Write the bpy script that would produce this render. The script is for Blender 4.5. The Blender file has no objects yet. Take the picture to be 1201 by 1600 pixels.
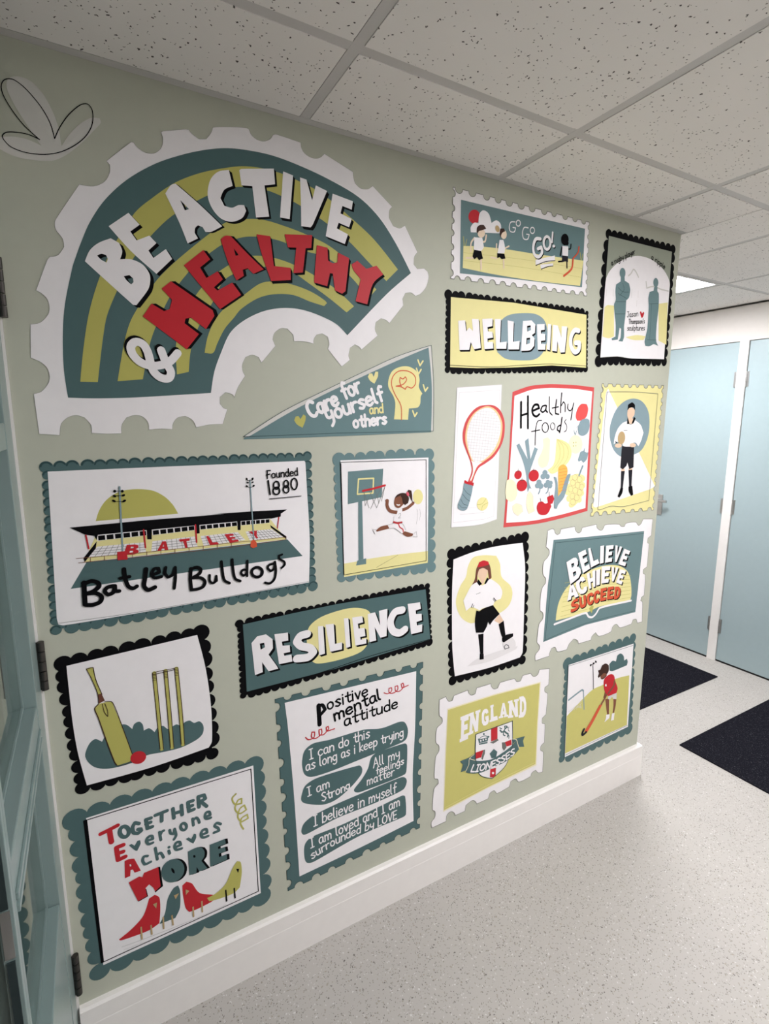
import bpy, bmesh, math, random
from mathutils import Vector, Matrix
from mathutils.geometry import tessellate_polygon

# ------------------------------------------------------------------ camera, world, lights, exposure
SC = bpy.context.scene
COL = SC.collection
# the mural wall is the plane y = 0 (x runs along it, into the depth); the camera stands 1.28 m in front of it
F, CX, CY = 816.234, 598.52, 792.11            # focal length and principal point for a 1201 x 1600 frame
PITCH, YAW, ROLL = 0.16268325, 1.05641720, 0.000886605
CAM = Vector((0.0, -1.28136, 1.549))
FW = Vector((math.cos(YAW)*math.cos(PITCH), math.sin(YAW)*math.cos(PITCH), -math.sin(PITCH)))
R0 = Vector((math.sin(YAW), -math.cos(YAW), 0.0))
U0 = R0.cross(FW)
RT = math.cos(ROLL)*R0 + math.sin(ROLL)*U0
UP = -math.sin(ROLL)*R0 + math.cos(ROLL)*U0
cd = bpy.data.cameras.new('camera')
cam = bpy.data.objects.new('camera', cd); COL.objects.link(cam)
cd.sensor_fit = 'HORIZONTAL'; cd.sensor_width = 36.0
cd.lens = 36.0*F/1201.0
cd.shift_x = (600.5-CX)/1201.0
cd.shift_y = (CY-800.0)/1201.0
cd.clip_start = 0.02
M3 = Matrix((RT, UP, -FW)).transposed()
cam.matrix_world = Matrix.Translation(CAM) @ M3.to_4x4()
SC.camera = cam

w = bpy.data.worlds.new('world'); SC.world = w; w.use_nodes = True
w.node_tree.nodes['Background'].inputs[0].default_value = (0.9, 0.95, 1.0, 1)
w.node_tree.nodes['Background'].inputs[1].default_value = 0.05
SC.view_settings.view_transform = 'Standard'
SC.view_settings.look = 'None'
SC.view_settings.gamma = 1.0
SC.view_settings.use_curve_mapping = False
SC.view_settings.exposure = 2.32
PANEL_LIGHT = 9.0            # radiance of the ceiling light panels
random.seed(4)

CEIL = 2.242
GX0, GY0, GS = 0.5018, -0.288, 0.6      # suspended ceiling grid
WALL_L, WALL_R = -0.125, 2.008          # ends of the mural wall
FAR_X = 3.485                           # wall with the pale doors
RIGHT_Y = -4.50

# ------------------------------------------------------------------ materials
MATS = {}
def mat(name, rgb, rough=0.5, spec=0.16, metal=0.0, emit=None, mottle=0.03):
    if name in MATS: return MATS[name]
    m = bpy.data.materials.new(name); m.use_nodes = True
    nt = m.node_tree; b = nt.nodes['Principled BSDF']
    b.inputs['Roughness'].default_value = rough
    b.inputs['Metallic'].default_value = metal
    b.inputs['Specular IOR Level'].default_value = spec
    c = tuple(rgb)+(1,)
    if mottle > 0:
        tc = nt.nodes.new('ShaderNodeTexCoord')
        n = nt.nodes.new('ShaderNodeTexNoise'); n.inputs['Scale'].default_value = 35; n.inputs['Detail'].default_value = 3
        mx = nt.nodes.new('ShaderNodeMix'); mx.data_type = 'RGBA'
        mx.inputs[6].default_value = tuple(x*(1-mottle) for x in rgb)+(1,)
        mx.inputs[7].default_value = tuple(min(1, x*(1+mottle)) for x in rgb)+(1,)
        nt.links.new(tc.outputs['Object'], n.inputs['Vector'])
        nt.links.new(n.outputs['Fac'], mx.inputs[0])
        nt.links.new(mx.outputs[2], b.inputs['Base Color'])
    else:
        b.inputs['Base Color'].default_value = c
    if emit:
        b.inputs['Emission Color'].default_value = emit[:3]+(1,)
        b.inputs['Emission Strength'].default_value = emit[3]
    MATS[name] = m
    return m

def speck_mat(name, base, layers, rough=0.5, spec=0.3, bump=0.0):
    """layers: (scale, radius, share of cells, colour)"""
    m = bpy.data.materials.new(name); m.use_nodes = True
    nt = m.node_tree; N = nt.nodes; L = nt.links; b = N['Principled BSDF']
    b.inputs['Roughness'].default_value = rough; b.inputs['Specular IOR Level'].default_value = spec
    tc = N.new('ShaderNodeTexCoord')
    big = N.new('ShaderNodeTexNoise'); big.inputs['Scale'].default_value = 3; big.inputs['Detail'].default_value = 4
    L.new(tc.outputs['Object'], big.inputs['Vector'])
    mx = N.new('ShaderNodeMix'); mx.data_type = 'RGBA'
    mx.inputs[6].default_value = tuple(x*0.95 for x in base)+(1,); mx.inputs[7].default_value = tuple(min(1, x*1.05) for x in base)+(1,)
    L.new(big.outputs['Fac'], mx.inputs[0])
    cur = mx.outputs[2]
    wob = N.new('ShaderNodeTexNoise'); wob.inputs['Scale'].default_value = 120; wob.inputs['Detail'].default_value = 2
    L.new(tc.outputs['Object'], wob.inputs['Vector'])
    for i, (sc, rad, share, colr) in enumerate(layers):
        mp = N.new('ShaderNodeMapping'); mp.inputs['Location'].default_value = (3.1*i, 1.7*i, 0.4*i)
        L.new(tc.outputs['Object'], mp.inputs['Vector'])
        add = N.new('ShaderNodeMix'); add.data_type = 'RGBA'; add.blend_type = 'ADD'; add.inputs[0].default_value = 0.012
        L.new(mp.outputs[0], add.inputs[6]); L.new(wob.outputs['Color'], add.inputs[7])
        v = N.new('ShaderNodeTexVoronoi'); v.inputs['Scale'].default_value = sc
        L.new(add.outputs[2], v.inputs['Vector'])
        lt = N.new('ShaderNodeMath'); lt.operation = 'LESS_THAN'; lt.inputs[1].default_value = rad
        L.new(v.outputs['Distance'], lt.inputs[0])
        sp = N.new('ShaderNodeSeparateColor'); L.new(v.outputs['Color'], sp.inputs[0])
        l2 = N.new('ShaderNodeMath'); l2.operation = 'LESS_THAN'; l2.inputs[1].default_value = share
        L.new(sp.outputs[0], l2.inputs[0])
        mu = N.new('ShaderNodeMath'); mu.operation = 'MULTIPLY'; L.new(lt.outputs[0], mu.inputs[0]); L.new(l2.outputs[0], mu.inputs[1])
        m2 = N.new('ShaderNodeMix'); m2.data_type = 'RGBA'; m2.inputs[7].default_value = tuple(colr)+(1,)
        L.new(mu.outputs[0], m2.inputs[0]); L.new(cur, m2.inputs[6]); cur = m2.outputs[2]
    L.new(cur, b.inputs['Base Color'])
    MATS[name] = m
    return m

# paint and vinyl colours
SAGE = mat('sage_paint', (0.505, 0.52, 0.43), 0.55)
WHITE = mat('white_vinyl', (0.88, 0.855, 0.865), 0.45)
TEAL = mat('teal_vinyl', (0.082, 0.148, 0.150), 0.5, 0.15)
OLIVE = mat('olive_vinyl', (0.50, 0.475, 0.13), 0.45)
LEMON = mat('lemon_vinyl', (0.80, 0.735, 0.34), 0.45)
RED = mat('red_vinyl', (0.54, 0.025, 0.035), 0.45)
BLACK = mat('black_vinyl', (0.004, 0.004, 0.005), 0.6, 0.06)
GREYLINE = mat('grey_line_vinyl', (0.17, 0.17, 0.155), 0.5)
FAINT = mat('faint_grey_vinyl', (0.76, 0.735, 0.735), 0.5)
FAIR = mat('fair_skin_vinyl', (0.84, 0.69, 0.53), 0.45)
APRICOT = mat('apricot_vinyl', (0.84, 0.58, 0.30), 0.45)
PALEGREY = mat('pale_grey_vinyl', (0.62, 0.61, 0.60), 0.5)
MIST = mat('mist_vinyl', (0.64, 0.63, 0.59), 0.5)
BLUE = mat('blue_grey_vinyl', (0.24, 0.335, 0.37), 0.45)
BLUETEAL = mat('blue_teal_vinyl', (0.145, 0.235, 0.245), 0.45)
LIME = mat('lime_vinyl', (0.60, 0.56, 0.18), 0.45)
TEALDARK = mat('dark_teal_vinyl', (0.035, 0.075, 0.078), 0.45)
CREAM = mat('cream_vinyl', (0.84, 0.78, 0.55), 0.45)
ORANGE = mat('orange_vinyl', (0.66, 0.10, 0.045), 0.45)
CORN = mat('corn_vinyl', (0.80, 0.46, 0.10), 0.45)
PEACH = mat('peach_vinyl', (0.78, 0.56, 0.40), 0.45)
BROWN = mat('brown_vinyl', (0.22, 0.085, 0.05), 0.45)
DARKBROWN = mat('dark_brown_vinyl', (0.05, 0.022, 0.016), 0.45)
HAIR = mat('auburn_vinyl', (0.16, 0.06, 0.04), 0.45)
CORAL = mat('coral_vinyl', (0.72, 0.09, 0.085), 0.45)
PINK = mat('pink_vinyl', (0.70, 0.12, 0.17), 0.45)
TAN = mat('tan_vinyl', (0.50, 0.36, 0.18), 0.45)
CHARCOAL = mat('charcoal_vinyl', (0.02, 0.02, 0.026), 0.6, 0.08)
SAGEDARK = mat('dark_sage_vinyl', (0.33, 0.36, 0.29), 0.5)
BLUSH = mat('blush_frame_vinyl', (0.62, 0.085, 0.085), 0.45)

# ------------------------------------------------------------------ object helpers
def link(o): COL.objects.link(o); return o
def struct(o): o['kind'] = 'structure'; return o
def tag(o, label, cat, group=None):
    o['label'] = label; o['category'] = cat
    if group: o['group'] = group
    return o
def empty(name, loc, label, cat, group=None):
    o = bpy.data.objects.new(name, None); o.empty_display_size = 0.05; o.location = loc
    link(o); return tag(o, label, cat, group)
def obj(name, bm, m, parent=None, loc=(0, 0, 0), smooth=False):
    me = bpy.data.meshes.new(name); bm.to_mesh(me); bm.free()
    if smooth:
        for p in me.polygons: p.use_smooth = True
    for x in (m if isinstance(m, (list, tuple)) else [m]): me.materials.append(x)
    o = bpy.data.objects.new(name, me); o.location = loc; link(o)
    if parent: o.parent = parent
    return o
def box(bm, x0, x1, y0, y1, z0, z1, bev=0.0):
    vs = [bm.verts.new(v) for v in ((x0,y0,z0),(x1,y0,z0),(x1,y1,z0),(x0,y1,z0),(x0,y0,z1),(x1,y0,z1),(x1,y1,z1),(x0,y1,z1))]
    fs = [bm.faces.new([vs[i] for i in q]) for q in ((3,2,1,0),(4,5,6,7),(0,1,5,4),(1,2,6,5),(2,3,7,6),(3,0,4,7))]
    if bev > 0:
        es = list({e for f in fs for e in f.edges})
        bmesh.ops.bevel(bm, geom=es, offset=bev, segments=2, affect='EDGES', profile=0.6)
    return bm
def BX(*a, **k): return box(bmesh.new(), *a, **k)
def cyl(bm, p0, p1, r, n=20, r2=None):
    p0, p1 = Vector(p0), Vector(p1); d = p1-p0
    q = d.to_track_quat('Z', 'Y').to_matrix().to_4x4()
    bmesh.ops.create_cone(bm, cap_ends=True, segments=n, radius1=r, radius2=r if r2 is None else r2, depth=d.length,
                          matrix=Matrix.Translation((p0+p1)/2) @ q)
    return bm

# ------------------------------------------------------------------ flat vinyl artwork on the wall plane
REG = {'A1': (0,80,.29142),'A2': (350,180,.29142),'A3': (30,380,.29142),'A4': (360,430,.29142),'B1': (690,270,.20816),
 'B2': (920,340,.15625),'B3': (680,440,.21649),'B4': (690,590,.15625),'C1': (780,590,.15),'C2': (910,580,.15005),
 'C3': (680,810,.16882),'C4': (830,800,.16653),'D1': (860,980,.13749),'D2': (670,1030,.16878),'D3': (420,1020,.23742),
 'D4': (360,900,.27477),'E1': (50,690,.24979),'E2': (270,690,.19983),'E3': (510,690,.14988),'E4': (70,960,.24147),
 'F1': (90,1170,.29142),'G1': (700,480,.09992),'G2': (130,1240,.20816),'G3': (710,1150,.09992),'P': (0,0,1.0)}
CUR = ['P']
def wall_point(px, py):
    """survey reading -> (x, z) in metres on the wall plane"""
    v = FW + RT*((px-CX)/F) - UP*((py-CY)/F)
    t = -CAM.y/v.y
    return (v.x*t, CAM.z+v.z*t)
def pts(s):
    """'@R x,y x,y ...' -> wall points"""
    out = []; r = CUR[0]
    for tok in s.split():
        if tok[0] == '@': r = tok[1:]; continue
        a, b = tok.split(',')
        x0, y0, k = REG[r]
        out.append(wall_point(x0+float(a)*k, y0+float(b)*k))
    return out
def unit(s):
    """wall metres per reading unit at the first point of s (measured along the vertical)"""
    r = CUR[0]
    toks = s.split()
    if toks[0][0] == '@': r = toks[0][1:]; toks = toks[1:]
    a, b = [float(q) for q in toks[0].split(',')]
    x0, y0, k = REG[r]
    p, q = wall_point(x0+a*k, y0+b*k), wall_point(x0+a*k, y0+(b+10)*k)
    return abs(p[1]-q[1])/10
def smooth(P, closed, thr=50, n=5):
    N = len(P)
    if N < 3: return list(P)
    def corner(i):
        if not closed and i in (0, N-1): return True
        a, b, c = P[i-1], P[i], P[(i+1) % N]
        v1 = (b[0]-a[0], b[1]-a[1]); v2 = (c[0]-b[0], c[1]-b[1])
        return abs(math.degrees(math.atan2(v1[0]*v2[1]-v1[1]*v2[0], v1[0]*v2[0]+v1[1]*v2[1]))) > thr
    K = [corner(i) for i in range(N)]
    out = []
    for i in range(N if closed else N-1):
        j = (i+1) % N
        p1, p2 = P[i], P[j]
        p0 = p1 if K[i] else P[i-1]; p3 = p2 if K[j] else P[(j+1) % N]
        d12 = math.hypot(p2[0]-p1[0], p2[1]-p1[1])
        def tang(a, b):   # tangent of limited length, so that long straight runs do not overshoot
            v = (b[0]-a[0], b[1]-a[1]); l = math.hypot(*v) or 1
            k = min(0.5*l, d12)/l
            return (v[0]*k, v[1]*k)
        t1 = tang(p0, p2) if not K[i] else tang(p1, p2)
        t2 = tang(p1, p3) if not K[j] else tang(p1, p2)
        for q in range(n):
            t = q/n; a = 2*t**3-3*t*t+1; b = t**3-2*t*t+t; c = -2*t**3+3*t*t; d = t**3-t*t
            out.append((a*p1[0]+b*t1[0]+c*p2[0]+d*t2[0], a*p1[1]+b*t1[1]+c*p2[1]+d*t2[1]))
    if not closed: out.append(P[-1])
    return out
# every shape is (list of 2D points, list of faces)
def poly(loops):
    co = [p for l in loops for p in l]
    tris = tessellate_polygon([[Vector((p[0], p[1], 0)) for p in l] for l in loops])
    return (co, [tuple(t) for t in tris])
def FL(s, sm=True, holes=(), thr=50):
    """filled outline"""
    l = [pts(s)]+[pts(h) for h in holes]
    if sm: l = [smooth(q, True, thr) for q in l]
    return poly(l)
def ribbon(P, w, closed=False):
    co, fs = [], []
    n = len(P); r = w/2
    for i in range(n if closed else n-1):
        a, b = P[i], P[(i+1) % n]
        dx, dy = b[0]-a[0], b[1]-a[1]; l = math.hypot(dx, dy)
        if l < 1e-9: continue
        ox, oy = -dy/l*r, dx/l*r
        k = len(co)
        co += [(a[0]+ox, a[1]+oy), (a[0]-ox, a[1]-oy), (b[0]-ox, b[1]-oy), (b[0]+ox, b[1]+oy)]
        fs.append((k, k+1, k+2, k+3))
    m = 12 if w > 0.004 else 8
    for c in P:
        k = len(co)
        co += [(c[0]+r*math.cos(2*math.pi*q/m), c[1]+r*math.sin(2*math.pi*q/m)) for q in range(m)]
        fs.append(tuple(range(k, k+m)))
    return (co, fs, True)
def ST(s, w, closed=False, sm=True, thr=75):
    """pen stroke, w in reading units"""
    P = pts(s)
    if sm: P = smooth(P, closed, thr, 4)
    return ribbon(P, w*unit(s), closed)
def EL(cx, cy, rx, ry, rot=0, n=28):
    """ellipse in reading units"""
    c, s_ = math.cos(math.radians(rot)), math.sin(math.radians(rot))
    t = ' '.join('%.2f,%.2f' % (cx+rx*math.cos(a)*c-ry*math.sin(a)*s_, cy+rx*math.cos(a)*s_+ry*math.sin(a)*c)
                 for a in [2*math.pi*i/n for i in range(n)])
    return poly([pts(t)])
def ES(cx, cy, rx, ry, w, rot=0, n=24):
    c, s_ = math.cos(math.radians(rot)), math.sin(math.radians(rot))
    t = ' '.join('%.2f,%.2f' % (cx+rx*math.cos(a)*c-ry*math.sin(a)*s_, cy+rx*math.cos(a)*s_+ry*math.sin(a)*c)
                 for a in [2*math.pi*i/n for i in range(n)])
    return ribbon(pts(t), w*unit('%f,%f' % (cx, cy)), True)
def disc(c, r, n=20): return ([(c[0]+r*math.cos(2*math.pi*q/n), c[1]+r*math.sin(2*math.pi*q/n)) for q in range(n)], [tuple(range(n))])
def lerp(a, b, t): return (a[0]+(b[0]-a[0])*t, a[1]+(b[1]-a[1])*t)
def scallop(s, counts, over=1.0, jit=0.12):
    """border with round bumps: corner readings TL TR BR BL, bumps per side"""
    C = pts(s); out = [poly([C])]; bumps = []
    for i in range(4):
        a, b = C[i], C[(i+1) % 4]; n = counts[i]
        L = math.hypot(b[0]-a[0], b[1]-a[1])
        for k in range(n):
            c = lerp(a, b, (k+random.uniform(-jit, jit))/n)
            r = L/n*0.56*over*random.uniform(0.93, 1.07)
            out.append(disc(c, r)); bumps.append((c, r))
    return out, bumps
def stamp_path(s, counts, rad, wob=0.1):
    """postage stamp outline with round bites, rad = bite radius over bite spacing"""
    C = pts(s); out = []
    for i in range(4):
        a, b = C[i], C[(i+1) % 4]; n = counts[i]
        dx, dy = b[0]-a[0], b[1]-a[1]; L = math.hypot(dx, dy); ux, uy = dx/L, dy/L
        nx, ny = uy, -ux            # inward (corners run clockwise)
        out.append(a)
        for k in range(n):
            c = (k+0.5+random.uniform(-wob, wob))/n*L
            r = rad*L/n*random.uniform(0.85, 1.15)
            for q in range(9):
                th = math.pi*q/8
                al = c-r*math.cos(th); de = r*math.sin(th)*0.95
                out.append((a[0]+ux*al+nx*de, a[1]+uy*al+ny*de))
    return out

# ---- single-line hand lettering (cap height 10, x-height 6)
GL = {}
def _g(ch, w, s): GL[ch] = (w, [[tuple(float(v) for v in t.split(',')) for t in k.split()] for k in s.split('|')])
_g('a',6.2,'5,5.4 3,6 1.2,4.6 1.2,1.4 2.6,0 4.4,1.2 5,5.4 5,1.4 5.8,0'); _g('b',6,'1,10 1,0|1,4.5 3,6 5,4.6 5,1.5 3,0 1,1')
_g('c',5.6,'5,5 3,6 1,4.3 1,1.8 3,0 5,1'); _g('d',6,'5,4.6 3,6 1,4.6 1,1.4 3,0 5,1.4|5,10 5,0')
_g('e',6,'1,3 5,3.5 4.8,5 3,6 1,4.5 1,1.5 3,0 5,1'); _g('f',5,'5,9.3 3.6,10 2.6,8.4 2.6,0|1,5.6 4.6,5.6')
_g('g',6,'5,4.6 3,6 1,4.6 1,2 3,.4 5,2|5,6 5,-2 3,-3.5 1,-2.5'); _g('h',6,'1,10 1,0|1,4 3,6 5,4.6 5,0')
_g('i',2.6,'1.2,6 1.2,0|1.2,8.3 1.2,8.5'); _g('k',5.6,'1,10 1,0|4.6,6 1,2.8 5,0'); _g('l',3,'1,10 1,1.4 2.2,0')
_g('m',8.4,'1,6 1,0|1,4 2.5,6 4.1,4.6 4.1,0|4.1,4 5.8,6 7.3,4.6 7.3,0'); _g('n',6,'1,6 1,0|1,4 3,6 5,4.6 5,0')
_g('o',6.2,'3.1,6 1.2,4.6 1.2,1.4 3.1,0 5,1.4 5,4.6 3.1,6'); _g('p',6,'1,6 1,-3.5|1,4.6 3,6 5,4.6 5,1.5 3,0 1,1')
_g('r',5,'1,6 1,0|1,3.4 2.6,5.6 4.5,5.6'); _g('s',5.6,'4.8,5.2 3,6 1.2,4.8 3,3.2 4.8,1.6 3,0 1,.8')
_g('t',5.2,'2.8,9 2.8,1.5 3.8,0 5,.6|.8,6 4.8,6'); _g('u',6,'1,6 1,1.5 2.6,0 4.5,1.2 5,6 5,0'); _g('v',5.6,'.8,6 2.8,0 4.8,6')
_g('y',6,'1,6 1.4,3 3,2 5,3.2|5,6 4.8,-1 2.8,-3.5'); _g(' ',4,'0,0')
_g('A',7,'.8,0 3.5,10 6.2,0|2,3.6 5,3.6'); _g('C',7,'6.2,8.4 4,10 1.4,8 1,4 2.2,1 4.4,0 6.2,1.4'); _g('E',6,'5.2,10 1,10 1,0 5.2,0|1,5.2 4.6,5.2')
_g('F',6,'5.6,10 1,10|1.6,10 1,0|0,4.6 4.6,5.4'); _g('G',7,'6,8.4 4,10 1.4,8 1,4 2.4,.6 4.6,.2 6,2 6,4.6 3.8,4.6'); _g('H',7,'1,10 1,0|6,10 6,0|1,5 6,5')
_g('I',5,'2.5,10 2.5,0|.8,10 4.2,10|.8,0 4.2,0'); _g('J',5.6,'1,10 5.4,10|3.6,10 3.4,2 2,0 .6,1.4'); _g('L',5.6,'1,10 1,0 5,0')
_g('N',7,'1,0 1,10 6,0 6,10'); _g('O',7.4,'3.7,10 1.2,7.6 1.2,2.4 3.7,0 6.2,2.4 6.2,7.6 3.7,10'); _g('R',6.6,'1,0 1,10 4.6,10 5.6,8 4.6,5.4 1,5|3,5 5.8,0')
_g('S',6.2,'5.4,8.8 3.2,10 1,8 3.2,5.2 5.4,2.4 3.2,0 .8,1.4'); _g('T',6.6,'.6,10 6,10|3.3,10 3.3,0'); _g('V',6.4,'.6,10 3.2,0 5.8,10')
_g('1',3,'1.4,10 1.6,0'); _g('8',6.6,'3.3,5.4 1.2,7.4 1.8,9.4 3.3,10 5,9.2 5.2,7.2 3.3,5.4 1,3 1.4,.8 3.3,0 5.3,.9 5.6,3 3.3,5.4')
_g('0',6.6,'3.3,10 1.2,7.6 1.2,2.4 3.3,0 5.4,2.4 5.4,7.6 3.3,10'); _g("'",2,'1,10 1,8'); _g('w',7.6,'.8,6 2.2,0 3.8,5 5.2,0 6.8,6')
def TX(text, base, h, w, lean=0.0):
    """hand lettering along a base line; h cap height, w pen width, reading units; returns one shape per letter"""
    B = pts(base)
    if len(B) > 2: B = smooth(B, False, 200, 6)
    seg = [0.0]
    for i in range(1, len(B)): seg.append(seg[-1]+math.hypot(B[i][0]-B[i-1][0], B[i][1]-B[i-1][1]))
    adv = sum(GL[c][0] for c in text); kx = seg[-1]/adv
    u = unit(base); ky = h*u/10
    def at(d):
        for i in range(1, len(B)):
            if d <= seg[i] or i == len(B)-1:
                t = (d-seg[i-1])/(seg[i]-seg[i-1]); dx = (B[i][0]-B[i-1][0])/(seg[i]-seg[i-1]); dy = (B[i][1]-B[i-1][1])/(seg[i]-seg[i-1])
                return lerp(B[i-1], B[i], t), (dx, dy)
    out = []; pos = 0
    for c in text:
        wd, sk = GL[c]
        if c != ' ':
            for k in sk:
                P = []
                (o, d) = at((pos+wd/2)*kx)
                for (gx, gy) in k:
                    a = (gx-wd/2)*kx+lean*gy*ky
                    P.append((o[0]+d[0]*a-d[1]*gy*ky, o[1]+d[1]*a+d[0]*gy*ky))
                out.append(ribbon(smooth(P, False, 80, 4), w*u))
        pos += wd
    return out
# ---- block letters in a unit box, laid into a quad
BLK = {'E': ['0,0 1,0 1,.24 .42,.24 .42,.4 .9,.4 .9,.62 .42,.62 .42,.76 1,.76 1,1 0,1'],
 'L': ['0,0 1,0 1,.25 .45,.25 .45,1 0,1'], 'I': ['0,0 1,0 1,1 0,1'], 'V': ['.32,0 .68,0 1,1 .66,1 .5,.4 .34,1 0,1'],
 'B': ['0,0 .7,0 .95,.12 1,.3 .9,.46 .75,.53 .9,.62 .95,.78 .85,.94 .65,1 0,1','.36,.2 .6,.22 .6,.38 .36,.4','.36,.62 .58,.64 .58,.78 .36,.8'],
 'A': ['0,0 .33,0 .38,.2 .62,.2 .67,0 1,0 .68,1 .32,1','.43,.42 .57,.42 .5,.74'],
 'C': ['1,.68 .68,.68 .6,.76 .48,.76 .38,.66 .36,.5 .38,.34 .48,.24 .6,.24 .68,.34 1,.32 .92,.12 .75,.02 .5,0 .22,.06 .05,.25 0,.5 .05,.76 .22,.95 .5,1 .75,.98 .93,.88'],
 'H': ['0,0 .34,0 .34,.38 .66,.38 .66,0 1,0 1,1 .66,1 .66,.62 .34,.62 .34,1 0,1'],
 'S': ['.95,.92 .7,1 .35,1 .1,.88 .03,.7 .12,.52 .4,.42 .62,.36 .6,.26 .4,.24 .05,.3 .02,.06 .35,0 .7,.02 .95,.16 1,.36 .85,.52 .55,.62 .38,.68 .42,.76 .6,.78 .9,.7'],
 'U': ['0,1 0,.3 .12,.08 .35,0 .65,0 .88,.08 1,.3 1,1 .66,1 .66,.34 .5,.24 .34,.34 .34,1'],
 'D': ['0,0 .55,0 .85,.12 1,.35 1,.65 .85,.88 .55,1 0,1','.34,.24 .52,.26 .64,.4 .64,.6 .52,.74 .34,.76'],
 'N': ['0,0 .32,0 .32,.5 .68,0 1,0 1,1 .68,1 .68,.5 .32,1 0,1'],
 'G': ['1,.7 .66,.68 .58,.76 .46,.76 .36,.64 .36,.36 .46,.24 .62,.26 .64,.34 .52,.34 .52,.54 1,.54 1,.2 .85,.05 .5,0 .2,.06 .03,.25 0,.5 .03,.76 .22,.95 .5,1 .8,.97 .96,.86'],
 'R': ['0,0 .34,0 .34,.34 .66,0 1,0 .78,.4 .95,.6 .95,.82 .78,.97 .5,1 0,1','.34,.58 .58,.6 .6,.74 .34,.78'],
 'M': ['0,0 .26,0 .26,.5 .5,.2 .74,.5 .74,0 1,0 1,1 .74,1 .5,.62 .26,1 0,1'],
 'T': ['.33,0 .67,0 .67,.74 1,.74 1,1 0,1 0,.74 .33,.74'], 'Y': ['.33,0 .67,0 .67,.4 1,1 .64,1 .5,.66 .36,1 0,1 .33,.4']}
def BL(ch, quad, off=(0, 0), slab=0):
    """block letter in a quad given as TL TR BR BL readings"""
    q = [tuple(float(v) for v in t.split(',')) for t in quad.split()]
    tl, tr, br, bl = [(a+off[0], b+off[1]) for a, b in q]
    loops = []
    for l in BLK[ch]:
        s = []
        for t in l.split():
            u, v = [float(x) for x in t.split(',')]
            p = lerp(lerp(bl, br, u), lerp(tl, tr, u), v)
            s.append('%.2f,%.2f' % p)
        loops.append(pts(' '.join(s)))
    out = [poly(loops)]
    for (u0, v0, u1, v1) in (SLAB.get(ch, ()) if slab else ()):
        out.append(poly([pts(' '.join('%.2f,%.2f' % lerp(lerp(bl, br, u), lerp(tl, tr, u), v) for u, v in ((u0, v0), (u1, v0), (u1, v1), (u0, v1))))]))
    return out if slab else out[0]
SLAB = {'E': ((-.14,0,.5,.13),(-.14,.87,.5,1)), 'N': ((-.14,0,.46,.13),(-.14,.87,.4,1),(.58,.87,1.14,1)), 'L': ((-.14,0,.5,.13),(-.14,.87,.6,1)),
 'A': ((-.16,0,.46,.13),(.54,0,1.16,.13)), 'D': ((-.14,0,.4,.13),(-.14,.87,.4,1))}
def shift(shape, dx, dz): return ([(p[0]+dx, p[1]+dz) for p in shape[0]],)+tuple(shape[1:])

LAY = 0.0003
class Sticker:
    def __init__(self, reg, centre, label, cat='wall sticker', name='wall_sticker'):
        CUR[0] = reg
        c = pts(centre)[0]; self.c = c
        self.root = empty(name, (c[0], -0.0004, c[1]), label, cat)
    def part(self, name, m, layer, *shapes, parent=None, label=None):
        bm = bmesh.new(); flat = []
        for s in shapes: flat += s if isinstance(s, list) else [s]
        self.count = getattr(self, 'count', 0)+1
        y = -layer*LAY-(self.count % 5)*2.5e-5; n = 0
        for sh in flat:             # overlapping pen strokes lie a few microns apart
            co, fs = sh[0], sh[1]
            hs = [0.0]*len(co)
            if len(sh) > 2:
                for f in fs:
                    n += 1
                    for i in f: hs[i] = (n % 97)*2e-6
            else:
                n += 1; hs = [(n % 97)*2e-6]*len(co)
            vs = [bm.verts.new((p[0]-self.c[0], y-h, p[1]-self.c[1])) for p, h in zip(co, hs)]
            for f in fs:
                a, b, c = co[f[0]], co[f[1]], co[f[2]]
                cr = (b[0]-a[0])*(c[1]-a[1])-(b[1]-a[1])*(c[0]-a[0])
                try: bm.faces.new([vs[i] for i in (f if cr > 0 else reversed(f))])
                except ValueError: pass
        o = obj(name, bm, m, parent or self.root)
        if label: o['label'] = label
        return o

# ------------------------------------------------------------------ the room
FLOORM = speck_mat('speckled_vinyl_floor', (0.46, 0.44, 0.41), [
    (125, .30, .22, (0.36, 0.33, 0.285)), (150, .30, .16, (0.62, 0.61, 0.59)), (150, .27, .20, (0.17, 0.155, 0.14)), (210, .34, .22, (0.27, 0.25, 0.22))], 0.5, 0.3)
TILEM = speck_mat('mineral_ceiling_tile', (0.80, 0.775, 0.745), [
    (75, .17, .36, (0.10, 0.09, 0.085)), (120, .19, .30, (0.16, 0.15, 0.14)), (55, .11, .22, (0.08, 0.075, 0.07))], 0.9, 0.1)
GRIDM = mat('ceiling_grid_white', (0.56, 0.545, 0.53), 0.5)
SKIRT = mat('white_gloss_skirting', (0.86, 0.83, 0.80), 0.3, 0.45)
TRIMW = mat('white_gloss_trim', (0.82, 0.80, 0.77), 0.35)
WARM = mat('warm_white_paint', (0.74, 0.71, 0.67), 0.6)
DOORTEAL = mat('pale_teal_gloss', (0.22, 0.295, 0.285), 0.3, 0.45)
DOORBLUE = mat('pale_blue_laminate', (0.36, 0.455, 0.475), 0.35, 0.4)
STEEL = mat('satin_steel', (0.55, 0.55, 0.54), 0.3, 0.5, 0.9)
OLDSTEEL = mat('worn_dark_steel', (0.07, 0.065, 0.06), 0.4, 0.5, 0.8)
GAPM = mat('dark_gap', (0.02, 0.02, 0.02), 0.8)
SEAL = mat('dark_seal_strip', (0.03, 0.045, 0.047), 0.6)
MATM = speck_mat('charcoal_mat_pile', (0.012, 0.012, 0.016), [
    (260, .34, .35, (0.05, 0.05, 0.06)), (330, .3, .3, (0.008, 0.008, 0.01)), (200, .22, .10, (0.12, 0.12, 0.13))], 1.0, 0.0)
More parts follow.
